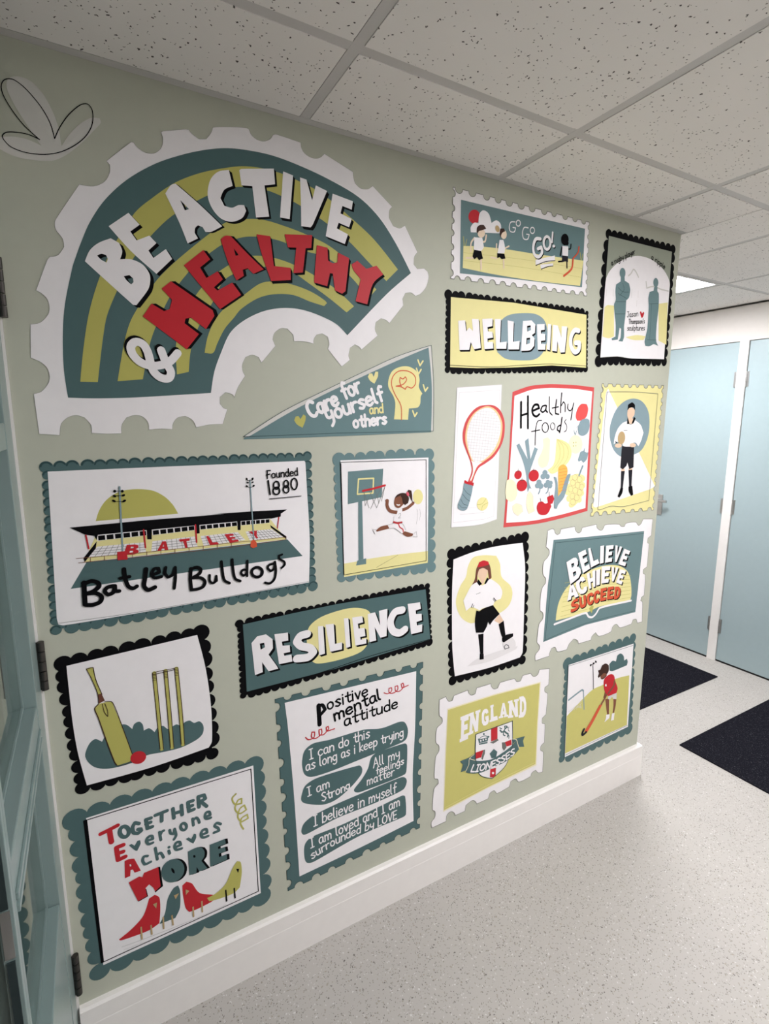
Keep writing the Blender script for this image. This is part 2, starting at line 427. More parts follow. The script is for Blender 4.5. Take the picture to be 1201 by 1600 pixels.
LAMPM = mat('lit_diffuser', (0.9, 0.9, 0.9), 0.6, emit=(0.985, 0.965, 1.0, PANEL_LIGHT), mottle=0)

def glass_mat():
    m = bpy.data.materials.new('door_glass'); m.use_nodes = True
    b = m.node_tree.nodes['Principled BSDF']
    b.inputs['Base Color'].default_value = (0.80, 0.90, 0.87, 1); b.inputs['Roughness'].default_value = 0.02
    b.inputs['Transmission Weight'].default_value = 1.0; b.inputs['IOR'].default_value = 1.45
    return m
GLASS = glass_mat()

XL, XR, YL = -1.9, FAR_X+0.14, 1.75
struct(obj('floor', BX(XL, XR, RIGHT_Y-0.12, YL, -0.06, 0), FLOORM))
struct(obj('wall_left', BX(-0.1215, WALL_R, 0, 0.12, 0, CEIL+0.05), SAGE))
# skirting: chamfered top, a shallow step half way, returned round the free end of the wall
def skirt_profile(bm, path):
    prof = [(0.0, 0.148), (0.012, 0.1475), (0.0175, 0.142), (0.0178, 0.099), (0.0183, 0.097), (0.0186, 0.0)]
    rings = []
    for (x, y, nx, ny) in path:
        rings.append([bm.verts.new((x+nx*d, y+ny*d, z)) for d, z in prof])
    for a, b in zip(rings, rings[1:]):
        for i in range(len(prof)-1): bm.faces.new((a[i], a[i+1], b[i+1], b[i]))
    for r in (rings[0], rings[-1]):
        bm.faces.new(r)
    bmesh.ops.recalc_face_normals(bm, faces=bm.faces)
    return bm
struct(obj('baseboard_left', skirt_profile(bmesh.new(), [(-0.1215, 0, 0, -1), (WALL_R, 0, 1, -1), (WALL_R, 0.12, 1, 0)]), SKIRT))
# other walls that close the corridor
DULL = mat('pale_wall_paint', (0.70, 0.69, 0.67), 0.6)
struct(obj('wall_right', BX(XL, XR, RIGHT_Y-0.12, RIGHT_Y, 0, CEIL+0.05), DULL))
struct(obj('wall_far', BX(FAR_X+0.05, XR, RIGHT_Y, YL, 0, CEIL+0.05), WARM))
struct(obj('wall_side', BX(-0.2, XR, YL, YL+0.12, 0, CEIL+0.05), WARM))
bm = bmesh.new(); box(bm, -0.2, -0.1, RIGHT_Y, -1.50, 0, CEIL+0.05); box(bm, -0.2, -0.1, -1.50, -0.004, 2.06, CEIL+0.05)
struct(obj('wall_back', bm, mat('teal_wall_paint', (0.20, 0.26, 0.25), 0.6)))
struct(obj('wall_lobby', BX(XL, -0.2, 0.30, 0.42, 0, CEIL+0.05), mat('dark_green_wall_paint', (0.13, 0.17, 0.155), 0.6)))
struct(obj('wall_lobby_end', BX(XL-0.12, XL, RIGHT_Y, 0.42, 0, CEIL+0.05), SAGE))
struct(obj('wall_lobby_return', BX(-0.2, -0.119, 0.125, YL, 0, CEIL+0.05), WARM))
# white door lining at the left end of the mural wall
bm = bmesh.new(); box(bm, -0.20, -0.1218, -0.004, 0.125, 0, 2.06)
box(bm, -0.21, -0.10, -1.50, -1.46, 0, 2.06); box(bm, -0.21, -0.10, -1.46, -0.004, 2.03, 2.06)
struct(obj('trim_1', bm, TRIMW))

# suspended ceiling: tegular tiles hung in a grid, light panels take the place of two tiles
LIGHTS = [(1, -2), (3, 1), (3, -5)]          # (k, j) grid cells
bt, bg = bmesh.new(), bmesh.new()
def tile(x0, x1, y0, y1):
    if x1-x0 < 0.05 or y1-y0 < 0.05: return
    g = 0.011
    box(bt, x0+g, x1-g-0.0032, y0+g, y1-g-0.0022, CEIL-0.0005, CEIL+0.02, 0.0012)
for k in range(-4, 6):
    for j in range(-8, 4):
        if (k, j) in LIGHTS: continue
        x0, x1 = GX0+GS*k, GX0+GS*(k+1); y0, y1 = GY0+GS*j, GY0+GS*(j+1)
        x0, x1 = max(x0, XL), min(x1, FAR_X+0.03); y0, y1 = max(y0, RIGHT_Y), min(y1, YL)
        if y0 < 0 < y1 and x0 < WALL_R:
            tile(x0, min(x1, WALL_R+0.012), y0, -0.012)
            if x1 > WALL_R: tile(WALL_R-0.01, x1, y0, y1)
        elif y0 >= 0 and x0 < WALL_R: 
            if x1 > WALL_R+0.05: tile(WALL_R, x1, y0, y1)
        else: tile(x0, x1, y0, y1)
for k in range(-4, 6):
    x = GX0+GS*k
    if XL < x < FAR_X: box(bg, x-0.012, x+0.012, RIGHT_Y, -0.001 if x < WALL_R else YL, CEIL+0.0012, CEIL+0.03)
for j in range(-7, 4):
    y = GY0+GS*j
    if RIGHT_Y < y < YL: box(bg, XL if y < 0 else WALL_R, FAR_X, y-0.012, y+0.012, CEIL+0.0014, CEIL+0.0298)
box(bg, -0.1, WALL_R+0.001, -0.022, -0.0005, CEIL+0.001, CEIL+0.03)         # edge angle along the mural wall
box(bg, WALL_R+0.0005, WALL_R+0.022, -0.022, 0.3, CEIL+0.001, CEIL+0.03)
box(bg, FAR_X+0.028, FAR_X+0.05, RIGHT_Y, YL, CEIL+0.004, CEIL+0.03)
box(bg, XL, XR, RIGHT_Y, YL, CEIL+0.031, CEIL+0.05)                           # the soffit over the tiles
struct(obj('ceiling', bt, TILEM))
struct(obj('trim_2', bg, GRIDM))

for i, (k, j) in enumerate(LIGHTS):
    cx, cy = GX0+GS*(k+.5), GY0+GS*(j+.5)
    t = empty('ceiling_light', (cx, cy, CEIL), ['square lit ceiling panel over the open floor facing the mural wall',
                                               'square lit ceiling panel beyond the end of the mural wall',
                                               'square lit ceiling panel farthest from the mural wall'][i],
              'ceiling light', 'square light panels in the ceiling')
    b = bmesh.new()
    for q in ((-.288, .288, -.288, -.268), (-.288, .288, .268, .288), (-.288, -.268, -.268, .268), (.268, .288, -.268, .268)):
        box(b, q[0], q[1], q[2], q[3], -0.001, 0.025)
    obj('frame', b, GRIDM, t)
    obj('diffuser', BX(-.268, .268, -.268, .268, 0.003, 0.012), LAMPM, t)

# ------------------------------------------------------------------ far wall: white header, posts and pale blue doors
DZ = 2.022
bm = bmesh.new()
box(bm, FAR_X-0.004, FAR_X+0.05, RIGHT_Y, YL, DZ+0.004, CEIL-0.012)
struct(obj('trim_3', bm, WARM))
bm = bmesh.new()
for y0, y1 in ((0.452, 0.504), (-0.11, -0.058), (1.012, 1.064)):
    box(bm, FAR_X-0.012, FAR_X+0.05, y0, y1, 0, DZ+0.003, 0.002)
struct(obj('trim_4', bm, TRIMW))
def far_door(name, y0, y1, hinge_y, handle_y):
    d = obj(name, BX(FAR_X-0.003, FAR_X+0.04, y0+0.003, y1-0.003, 0.012, DZ, 0.0015), DOORBLUE); struct(d)
    obj('threshold_gap', BX(FAR_X, FAR_X+0.045, y0, y1, 0.0, 0.011), GAPM, d)
    for z in (0.24, 1.02, 1.80):
        b = bmesh.new()
        s = 1 if hinge_y == y0 else -1
        yy = hinge_y+s*0.004
        for q in range(3): cyl(b, (FAR_X-0.008, yy, z-0.045+q*0.031), (FAR_X-0.008, yy, z-0.045+q*0.031+0.029), 0.0055, 12)
        box(b, FAR_X-0.006, FAR_X-0.003, min(yy, yy+s*0.012), max(yy, yy+s*0.012), z-0.045, z+0.047)
        obj('hinge', b, STEEL, d)
    if handle_y is not None:
        h = obj('handle_plate', BX(FAR_X-0.009, FAR_X-0.003, handle_y-0.032, handle_y+0.032, 0.90, 1.045, 0.003), STEEL, d)
        b = bmesh.new()
        cyl(b, (FAR_X-0.009, handle_y, 1.005), (FAR_X-0.052, handle_y, 1.005), 0.009)
        cyl(b, (FAR_X-0.050, handle_y+0.008, 1.005), (FAR_X-0.050, handle_y-0.085, 1.005), 0.009)
        obj('lever', b, STEEL, h, smooth=False)
    return d
far_door('door_2', 0.504, 1.012, 0.504, 0.935)
far_door('door_3', -0.058, 0.452, 0.452, None)
struct(obj('baseboard_far', BX(FAR_X+0.035, FAR_X+0.05, RIGHT_Y, -0.11, 0, 0.12), SKIRT))

# ------------------------------------------------------------------ glazed door leaf at the left end of the mural wall
dl = bmesh.new(); X0, X1 = -0.1715, -0.1265
box(dl, X0, X1, -0.100, -0.007, 0.012, 2.022, 0.0015)
d1 = struct(obj('door_1', dl, DOORTEAL)); d1.name = 'door_1'
b = bmesh.new(); box(b, X0, X1, -0.545, -0.53, 0.012, 2.022, 0.0015); box(b, X1-0.017, X1, -0.557, -0.545, 0.012, 2.022, 0.001)
lead = obj('leading_stile', b, DOORTEAL, d1)
for z0, z1 in ((0.03, 0.868), (0.945, 2.0)):
    obj('seal_strip', BX(X1-0.0135, X1-0.0045, -0.5595, -0.557, z0, z1), SEAL, lead)
obj('strike_plate', BX(X1-0.0145, X1-0.0035, -0.558, -0.557, 0.872, 0.941), STEEL, lead)
for nm, z0, z1 in (('bottom_rail', 0.012, 0.530), ('middle_rail', 0.908, 0.986), ('glazing_bar', 1.497, 1.545), ('top_rail', 1.93, 2.022)):
    obj(nm, BX(X0+0.001, X1-0.001, -0.5295, -0.101, z0, z1, 0.002), DOORTEAL, d1)
b = bmesh.new()
for z0, z1 in ((0.531, 0.907), (0.987, 1.496), (1.546, 1.929)):
    for x0, x1 in ((X0+0.008, X0+0.016), (X1-0.030, X1-0.022)):   # glazing beads round each pane
        box(b, x0, x1, -0.529, -0.522, z0, z1); box(b, x0, x1, -0.108, -0.101, z0, z1)
        box(b, x0, x1, -0.522, -0.108, z0, z0+0.007); box(b, x0, x1, -0.522, -0.108, z1-0.007, z1)
obj('glazing_bead', b, DOORTEAL, d1)
b = bmesh.new()
for z in (0.910, 0.928): box(b, X1-0.001, X1+0.003, -0.529, -0.102, z, z+0.010, 0.001)
obj('rail_moulding', b, DOORTEAL, d1)
for z0, z1 in ((0.531, 0.907), (0.987, 1.496), (1.546, 1.929)):
    obj('glass_pane', BX(X0+0.0165, X0+0.0145+0.006, -0.5285, -0.1015, z0+0.0005, z1-0.0005), GLASS, d1)
for z in (0.247, 1.032, 1.80):
    b = bmesh.new()
    for q in range(5): cyl(b, (-0.1180, -0.0105, z-0.055+q*0.0222), (-0.1180, -0.0105, z-0.055+q*0.0222+0.0200), 0.0068, 14)
    box(b, -0.1265, -0.1190, -0.0115, -0.0095, z-0.054, z+0.054)
    obj('hinge', b, OLDSTEEL, d1)

# ------------------------------------------------------------------ dark mats let into the floor
for i, (x0, x1, y0, y1) in enumerate(((2.386, 3.262, 0.316, 1.20), (2.386, 3.262, -0.86, 0.025))):
    m = obj('entrance_mat', BX(x0, x1, y0, y1, 0.0, 0.006, 0.002), MATM)
    # the object origin stays at the room corner; each mat is one piece
    tag(m, ['charcoal carpet mat half hidden behind the end of the mural wall', 'charcoal carpet mat out in the open floor at the right edge'][i],
        'mat', 'charcoal mats on the floor')

# ------------------------------------------------------------------ the mural stickers, one thing each
# leaf motif, top left
s = Sticker('A1', '230,560', 'pale three-leaf sticker with a loose black outline in the top left corner of the wall')
s.part('leaf_shape', MIST, 1, FL('35,170 60,140 110,138 170,165 230,230 280,320 310,400 325,480 330,510 370,450 430,390 490,358 535,362 540,385 500,430 430,500 350,560 280,588 180,585 80,565 0,525 -30,495 -20,465 60,457 150,475 222,508 160,420 90,310 45,225'))
s.part('outline', BLACK, 2, ST('212,475 130,400 60,310 15,230 8,180 30,152 75,155 140,205 220,300 270,390 293,470 320,410 370,340 430,290 470,285 495,320 495,390 465,450 410,500 330,540 240,555 140,545 60,515 20,475 15,450 40,435 100,437 160,450 213,475', 5))

# big rainbow stamp
s = Sticker('P', '300,640', 'huge white fan-shaped stamp sticker with a teal and olive rainbow, top left of the mural')
out = ('@A3 107,1023 78,808 120,795 155,752 163,715 150,670 115,638 62,615 60,435 110,427 150,390 162,350 150,300 120,270 90,254 150,92 165,72 '
 '@A1 262,1103 310,1095 343,1050 335,1005 300,960 293,925 300,900 425,715 500,725 560,700 588,650 588,610 570,590 700,490 715,490 740,520 780,545 830,547 865,515 872,470 862,435 875,430 990,420 1010,422 1030,445 1065,472 1105,472 1130,440 1140,410 '
 '@A2 -20,64 60,65 120,70 132,76 145,105 172,130 210,141 245,130 262,108 280,104 410,148 413,175 430,205 470,230 510,230 537,208 690,305 692,330 700,365 730,393 770,397 795,380 900,492 885,510 882,550 905,595 940,607 968,592 1035,735 1018,760 1015,800 1035,825 1070,822 1090,840 1095,870 1082,920 1055,955 1025,970 1000,952 970,955 955,985 960,1020 885,1115 868,1100 840,1090 812,1110 808,1150 822,1182 '
 '@A4 700,400 690,385 665,372 640,390 632,430 638,455 595,490 520,395 528,370 520,330 490,313 460,320 445,345 445,368 390,355 340,355 335,320 305,288 270,285 235,310 225,345 240,380 165,470 150,440 115,428 80,440 62,480 65,515 78,540 40,600 20,655 '
 '@A3 1155,827 1140,810 1105,800 1075,825 1075,860 1095,885 1115,890 1090,970 1020,973 948,988 930,950 890,927 850,935 825,965 820,998 760,995 695,1000 690,960 660,930 620,922 575,935 550,975 548,1020 470,1022 388,1018 385,975 350,935 305,923 260,935 225,970 218,1030 160,1026')
s.part('stamp_border', WHITE, 1, FL(out, True, thr=38))
s.part('stamp_edge_line', GREYLINE, 2, ST(out, 0.9, True, True, 38))
s.part('rainbow', TEAL, 2, FL('@A3 262,828 240,680 234,500 245,330 285,130 @A1 400,1120 433,1029 480,920 560,800 680,690 830,605 980,555 1100,530 @A2 0,178 100,185 250,215 400,270 560,345 720,440 830,550 920,690 1000,847 870,960 660,1180 600,1120 500,1070 400,1040 300,1035 200,1055 100,1105 30,1170 @A3 1080,590 1045,690 1027,803 830,815 600,828 400,832', thr=38))
s.part('rainbow_band', OLIVE, 3, FL('@A3 327,743 345,560 375,370 430,185 @A1 600,1060 720,870 820,785 940,705 1070,655 @A2 0,285 100,275 200,285 310,315 400,355 480,395 560,450 660,535 800,665 930,828 868,890 760,775 660,670 520,560 380,470 300,432 230,405 100,385 0,398 @A1 1080,790 920,885 800,1000 715,1110 @A3 520,265 470,390 450,500 435,620 421,745'))
s.part('rainbow_band', OLIVE, 3, FL('@A3 527,740 545,630 570,500 610,390 740,195 900,45 @A2 0,580 80,560 200,560 330,598 450,645 560,700 660,780 815,935 770,985 690,880 560,770 420,725 300,675 200,655 100,655 0,690 @A3 1060,25 950,110 870,200 800,300 735,440 700,540 662,730'))
s.part('rainbow_band', OLIVE, 3, FL('@A3 845,704 840,540 880,400 960,260 1060,160 @A2 100,765 200,755 300,775 400,815 500,870 600,935 695,1025 655,1058 560,980 450,900 370,845 260,812 100,835 0,885 @A3 1040,310 960,450 920,570 908,690'))
s.part('rainbow_band', OLIVE, 3, FL('@A3 993,588 1010,500 1050,410 1110,340 1200,280 @A2 200,900 300,895 400,920 480,955 540,995 550,1008 535,1024 460,1000 370,965 270,960 180,982 90,1040 @A3 1150,400 1100,460 1060,540 1045,580 1030,592'))
W1 = [('A3','352,98 378,40 425,0 490,-25 535,0 552,45 540,88 600,88 660,115 695,160 702,200 690,250 628,333 610,332 480,215', ('417,68 440,58 465,65 475,85 468,105 440,90','560,178 590,172 610,190 612,210 600,222 575,200')),
 ('A1','582,940 688,868 748,932 698,968 732,1016 800,990 838,1030 795,1070 822,1110 888,1062 922,1115 838,1195 700,1072',()),
 ('A1','885,765 915,720 940,712 1070,825 1190,940 1130,970 1100,970 1085,945 1060,935 1045,950 1042,975 1060,1005 1005,1032 960,920',('965,800 1012,848 990,855',)),
 ('P','357,266 363,291 350,297 344,310 350,322 362,325 372,321 381,321 384,330 378,341 362,347 345,342 331,326 324,305 328,282 340,269',()),
 ('A2','80,297 92,290 265,288 272,372 215,378 240,545 170,550 150,382 92,378',()),
 ('A2','315,303 368,325 350,558 298,550',()),
 ('A2','405,335 440,347 470,458 490,378 550,408 475,585 462,603 412,596 410,470',()),
 ('A2','580,422 688,463 682,508 632,488 622,528 682,558 668,602 612,578 602,608 662,640 645,692 543,650',())]
R1 = [('A3','762,245 812,205 1035,360 1045,390 1000,462 920,400 890,405 885,430 962,488 897,570 662,393 708,325 775,365 805,355 818,305',()),
 ('A3','882,120 985,38 1022,88 968,132 1002,188 1062,152 1090,195 1042,238 1062,255 1140,212 1188,278 1075,355 980,240',()),
 ('A2','-20,668 5,648 35,650 120,740 210,828 155,852 125,822 98,830 104,862 65,888 20,790',('50,715 78,752 60,755',)),
 ('A2','172,640 245,650 265,810 355,820 355,885 250,890 225,820 195,730',()),
 ('A2','322,640 470,645 465,714 435,715 420,845 370,848 385,712 340,710',()),
 ('A2','495,698 552,712 555,780 580,795 605,790 608,738 668,768 648,945 630,958 592,940 580,850 565,848 550,918 480,898',()),
 ('A2','682,800 712,782 760,825 815,808 850,855 795,905 765,1015 702,998 730,880 690,830',())]
def letters(part_name, m, lm, layer, defs, offs, thr=40):
    """each letter a part, its printed black side a sub-part under it"""
    for i, (reg, o, holes) in enumerate(defs):
        CUR[0] = reg
        f = FL(o, True, holes, thr); g = FL(o, True, (), thr); u = unit('600,300') if reg != 'P' else unit('350,300')
        off = offs[i] if isinstance(offs, list) else offs
        L = s.part(part_name, m, layer+1, f)
        sh = [shift(f, off[0]*q/3*u, -off[1]*q/3*u) for q in (1, 2, 3)]
        s.part('printed_side', lm, layer, sh, parent=L)
letters('white_letter', WHITE, BLACK, 4, W1, [(18,12),(16,12),(16,4),(5,2.5),(12,9),(12,13),(14,14),(14,12)])
letters('red_letter', RED, BLACK, 6, R1, [(22,-4),(20,0),(16,-1),(10,14),(12,10),(12,13),(13,11)])
CUR[0] = 'A3'
amp = '848,590 800,640 730,658 660,645 610,600 598,555 625,530 665,545 690,590 715,680 755,720 800,725 812,690 785,640 760,575'
a = s.part('ampersand', WHITE, 9, ST(amp, 42, thr=200))
s.part('printed_side', BLACK, 8, [shift(ST(amp, 44, thr=200), q*unit('700,600'), -1.2*q*unit('700,600')) for q in (-9, -5)], parent=a)

# pennant
s = Sticker('A4', '600,860', 'long teal pennant sticker with a yellow head in profile, under the rainbow stamp')
o = '68,866 280,730 520,610 740,505 880,440 1000,398 1075,376 1088,600 1085,836 600,846 350,856'
s.part('pennant_edge', MIST, 1, FL(o))
s.part('pennant_edge_line', TEALDARK, 3, ST(o, 3, True))
s.part('pennant_field', BLUETEAL, 2, FL('75,872 110,858 300,745 500,640 740,528 900,455 1060,388 1078,600 1074,842 700,858 400,870 70,880'), label='teal pennant field')
s.part('heart', OLIVE, 3, FL('340,778 348,758 363,755 374,772 390,746 402,755 400,780 385,818 355,800'), label='yellow heart')
s.part('heart', LEMON, 3, FL('735,545 743,527 758,527 766,545 776,517 790,518 788,545 770,582 747,566'), label='yellow heart')
h = s.part('head_profile', LEMON, 3, FL('875,773 882,690 872,650 845,600 848,550 870,510 915,490 960,492 1000,520 1012,560 1008,600 1027,635 1018,650 1015,690 1000,710 955,715 950,775', thr=60))
s.part('brain_line', ORANGE, 4, ST('915,775 912,700 880,640 862,590 868,545 900,515 950,515 985,540 990,580 970,605 945,598 935,612 915,600 885,595 912,590 930,580 942,560 935,545 922,557 908,548 905,570 915,600', 5), parent=h)
for t in ('1003,455 1014,485 1030,460','995,500 1006,530 1020,506','1032,588 1042,622 1055,603','975,727 986,757 998,738'):
    s.part('leaf_sprig', LEMON, 3, ST(t, 9))
s.part('lettering', WHITE, 4, TX('Care', '425,768 585,690', 84, 19), TX('for', '605,668 705,620', 86, 17), TX('yourself', '515,788 825,668', 82, 17), TX('others', '655,818 838,795', 62, 15), label='white handwritten lettering')
s.part('small_lettering', LEMON, 4, TX('and', '742,744 820,736', 48, 9), label='small yellow word')

# stadium stamp
s = Sticker('E1', '600,1180', 'wide teal scalloped stamp sticker with a sports stand under a half sun')
b, bumps = scallop('@E1 95,160 @E2 1050,120 1085,1130 @E1 150,1175', (24, 16, 22, 19))
s.part('scalloped_border', TEAL, 1, b)
s.part('scallop_line', TEALDARK, 2, [ribbon([(c[0]+r*.8*math.cos(q*.35+.5), c[1]+r*.8*math.sin(q*.35+.5)) for q in range(8)], 0.0035) for c, r in bumps])
s.part('panel', WHITE, 3, FL('@E1 98,187 @E2 1025,150 1034,160 1050,430 1068,760 1063,1100 @E1 720,1062 200,1148 165,1142 155,1100', thr=30))
s.part('panel_line', GREYLINE, 4, ST('@E1 165,1135 600,1075 @E2 400,1215 1060,1092', 2.5))
s.part('sun', OLIVE, 4, FL('398,497 420,430 460,370 520,325 590,302 680,297 760,308 830,345 880,395 913,450'))
s.part('pitch', TEAL, 4, FL('@E1 340,755 242,920 @E2 1012,893 895,765', False))
st = s.part('stand', LEMON, 5, FL('@E1 400,582 325,752 @E2 885,762 755,600', False), label='pale yellow stand')
s.part('stand_roof', BLACK, 7, FL('@E1 235,537 330,580 390,588 402,614 412,582 @E2 400,632 755,600 768,600 840,585 842,562 890,530 600,545 300,567 @E1 1200,452 700,492', False), parent=st)
s.part('stand_side', BLACK, 6, FL('@E1 405,622 322,728 330,752 398,668', False), FL('@E2 757,650 885,740 885,762 765,672', False), parent=st)
secs = ['@E1 405,580 715,548 718,586 409,620','@E1 748,548 1015,518 1018,553 752,585','@E2 205,648 500,620 503,658 210,688','@E2 528,614 755,597 755,634 530,655']
for q in secs:
    wn = s.part('stand_window', WHITE, 6, FL(q, False), parent=st)
    T = pts(q); px = []
    for k in range(6):
        a0, a1 = (k+.12)/6, (k+.92)/6
        tl, tr = lerp(T[0], T[1], a0), lerp(T[0], T[1], a1); bl, br = lerp(T[3], T[2], a0), lerp(T[3], T[2], a1)
        px.append(poly([[lerp(tl, bl, .22), lerp(tr, br, .22), lerp(tr, br, .95), lerp(tl, bl, .95)]]))
    s.part('window_panes', BLACK, 7, px, parent=st)
s.part('stand_pillar', BLACK, 7, FL('@E1 716,545 748,545 748,610 720,610', False), FL('@E2 172,650 206,645 208,716 186,718', False), FL('@E2 500,622 528,618 527,690 505,690', False), parent=st)
s.part('red_post', RED, 8, ST('@E1 337,585 355,668', 9), ST('@E1 697,550 709,662', 9), ST('@E1 1020,520 1028,628', 9), ST('@E2 826,590 815,675', 7), parent=st)
rows = ['@E1 408,655 705,628 712,688 350,722','@E1 752,622 1015,592 1035,655 745,685','@E2 215,737 505,707 565,768 240,815','@E2 565,702 770,682 860,745 600,772']
s.part('seating', WHITE, 6, [FL(q, False) for q in rows], parent=st)
g = []
for q in rows:
    T = pts(q)
    for k in range(1, 9): g.append(ribbon([lerp(T[0], T[1], k/9), lerp(T[3], T[2], k/9)], 0.0008))
    for k in range(1, 4): g.append(ribbon([lerp(T[0], T[3], k/4), lerp(T[1], T[2], k/4)], 0.0008))
s.part('seat_lines', GREYLINE, 7, g, parent=st)
for ch, q in (('B','@E1 592,645 672,640 665,703 572,708'),('A','@E1 795,625 855,620 852,676 782,682'),('T','@E1 918,611 985,603 983,661 945,665'),('L','@E2 258,738 300,734 360,800 288,808'),('E','@E2 400,724 466,718 516,778 445,790'),('Y','@E2 590,702 655,694 680,752 634,757')):
    CUR[0] = q[1:3]
    s.part('seat_letter', RED, 8, BL(ch, q[4:]), parent=st)
CUR[0] = 'E1'
s.part('rail', BROWN, 8, ST('@E1 275,730 700,692 1200,637 @E2 885,745', 3, sm=False), ST('@E1 290,757 700,716 1200,665 @E2 885,764', 3, sm=False),
       *[ST('@E1 %d,%d %d,%d' % (x, 722-(x-360)*.098, x, 750-(x-360)*.1), 3) for x in range(365, 1290, 88)], parent=st)
s.part('red_pad', RED, 9, FL('@E1 532,688 592,682 598,735 535,740', False))
s.part('red_pad', ORANGE, 9, FL('@E2 628,762 608,782 604,820 625,830 655,820 650,785'))
def mast(m, line, wdt, lamps, bars, reg):
    CUR[0] = reg
    f = s.part('floodlight_mast', m, 9, ST(line, wdt))
    s.part('lamps', BLACK, 10, [EL(x, y, rx, ry, rot) for x, y, rx, ry, rot in lamps]+[ST(t, 3) for t in bars], parent=f)
mast(BLUE, '547,282 552,400 566,680', 10, [(517,309,9,9,0),(564,309,9,9,0),(516,339,11,7,20),(571,335,11,7,-20),(512,370,13,7,25),(576,370,13,7,-25)], ['515,308 565,308','515,337 572,337','513,373 575,373'], 'E1')
mast(BLUE, '600,300 630,762', 9, [(576,292,6,11,-15),(621,290,6,11,15),(582,319,9,6,30),(620,317,9,6,-30),(576,348,10,7,40),(628,345,10,7,-40)], ['578,302 622,300','576,352 600,358 628,350'], 'E2')
s.part('lettering', BLACK, 11, *[ST(t, wd) for t, wd in (
 ('@E1 325,880 328,950 332,1016',28),('@E1 325,888 370,870 412,880 418,905 380,935 345,947 400,945 435,968 425,1000 380,1018 335,1018',26),
 ('@E1 508,900 470,910 455,935 475,955 508,940 518,900 522,930 545,932',24),('@E1 575,795 582,850 600,900 630,915 655,902',24),('@E1 552,852 610,842',20),
 ('@E1 712,795 706,850 700,900 725,925 768,908',26),('@E1 755,830 795,815 790,790 762,795 748,825 765,850 808,842',20),
 ('@E1 835,785 830,820 848,845 878,830 894,785 895,850 888,915',19))], label='black brush word, left')
s.part('lettering', BLACK, 11, *[ST(t, wd) for t, wd in (
 ('@E2 140,990 135,1070 143,1155',26),('@E2 138,995 185,980 215,995 205,1030 150,1062 215,1062 248,1090 235,1130 190,1150 145,1155',25),
 ('@E2 285,1042 285,1080 302,1102 330,1092 337,1048 340,1085',19),('@E2 377,935 385,1010 400,1080 440,1103',21),('@E2 461,920 468,1000 484,1068 524,1087',21),
 ('@E2 575,1000 545,1000 530,1025 548,1045 572,1030 580,930 578,1048',18),('@E2 790,950 752,960 738,985 760,1010 788,990 794,938 802,1010 790,1072 755,1105 718,1100',19),
 ('@E2 850,880 826,890 830,915 865,935 870,960 846,985',17))], ES(655,1018,42,38,22), label='black brush word, right')
CUR[0] = 'E2'
s.part('lettering', BLACK, 11, TX('Founded', '730,288 978,262', 60, 9), label='small black handwritten word')
s.part('lettering', BLACK, 11, ST('742,305 757,412', 13),
  ES(806,340,22,30,12), ES(806,384,26,28,12), ES(882,330,18,28,11), ES(882,372,22,28,11), ES(945,330,24,44,11), label='small black founding date')
s.part('underline', BLACK, 11, ST('752,447 998,424', 6))

# basketball stamp
s = Sticker('E3', '600,1440', 'blue-teal scalloped stamp sticker with a girl leaping at a basketball hoop')
b, _ = scallop('115,190 1065,125 1085,1310 160,1410', (9, 10, 10, 13))
s.part('scalloped_border', BLUETEAL, 1, b)
s.part('panel', WHITE, 2, FL('142,195 1060,165 1052,1258 180,1412', False))
s.part('court_floor', LEMON, 3, FL('175,1272 305,1250 410,1225 700,1180 1053,1140 1052,1262 181,1410', False))
s.part('panel_line', BLACK, 6, ST('140,215 1035,188 1035,1240 180,1388', 5, True, False), ST('146,228 178,1380', 8), ST('515,1312 740,1180', 2))
bk = s.part('backboard', BLUETEAL, 4, FL('222,312 588,282 572,578 220,652', False), label='teal backboard')
s.part('target_square', LEMON, 5, ST('330,390 487,382 480,535 318,548', 16, True, False), parent=bk)
s.part('post', BLUETEAL, 4, FL('327,615 368,608 382,1222 330,1237', False), FL('318,1240 410,1215 410,1275 305,1290', False), parent=bk)
s.part('hoop', RED, 6, ST('375,512 480,490 605,455', 22), parent=bk)
s.part('net', GREYLINE, 5, *[ST(t, 4, sm=False) for t in ('385,520 440,690','440,510 520,690','500,495 545,640','605,470 570,620','400,665 470,520','455,700 560,490','520,690 600,480','385,520 400,670')], parent=bk)
s.part('ball', LEMON, 3, EL(950,575,52,78,0))
fg = s.part('player_figure', BROWN, 5, FL('703,610 712,580 760,560 800,600 800,650 760,688 725,688 702,655'), label='face of the leaping girl')
for q in ([ST('630,620 628,670 660,722 735,738', 36), EL(628,615,18,18)], ST('785,712 840,690 900,640', 32)): s.part('arm', BROWN, 5, q, parent=fg)
for q in ('632,868 650,905 520,938 512,925 560,885', '775,950 800,930 900,960 890,985 830,990'): s.part('leg', BROWN, 5, FL(q), parent=fg)
s.part('hair', DARKBROWN, 6, FL('706,592 730,555 780,535 830,545 855,590 845,640 815,660 792,640 782,590 765,562 735,575'), FL('830,530 850,500 880,510 888,560 890,610 905,642 880,610 862,575'), parent=fg)
s.part('hair_tie', PINK, 7, EL(842,545,14,24,-20), parent=fg)
s.part('vest', WHITE, 6, FL('738,705 785,698 780,835 693,832 700,785 728,750'), parent=fg)
s.part('belt', RED, 7, ST('697,838 735,848 778,840', 20), ST('745,858 758,890 790,912 795,938', 11), parent=fg)
s.part('shorts', WHITE, 6, FL('635,868 720,845 785,855 822,922 780,958 700,900 652,907'), parent=fg)
s.part('shoe', WHITE, 6, FL('517,938 510,918 478,912 500,962'), FL('900,958 930,935 938,992 900,990'), parent=fg)
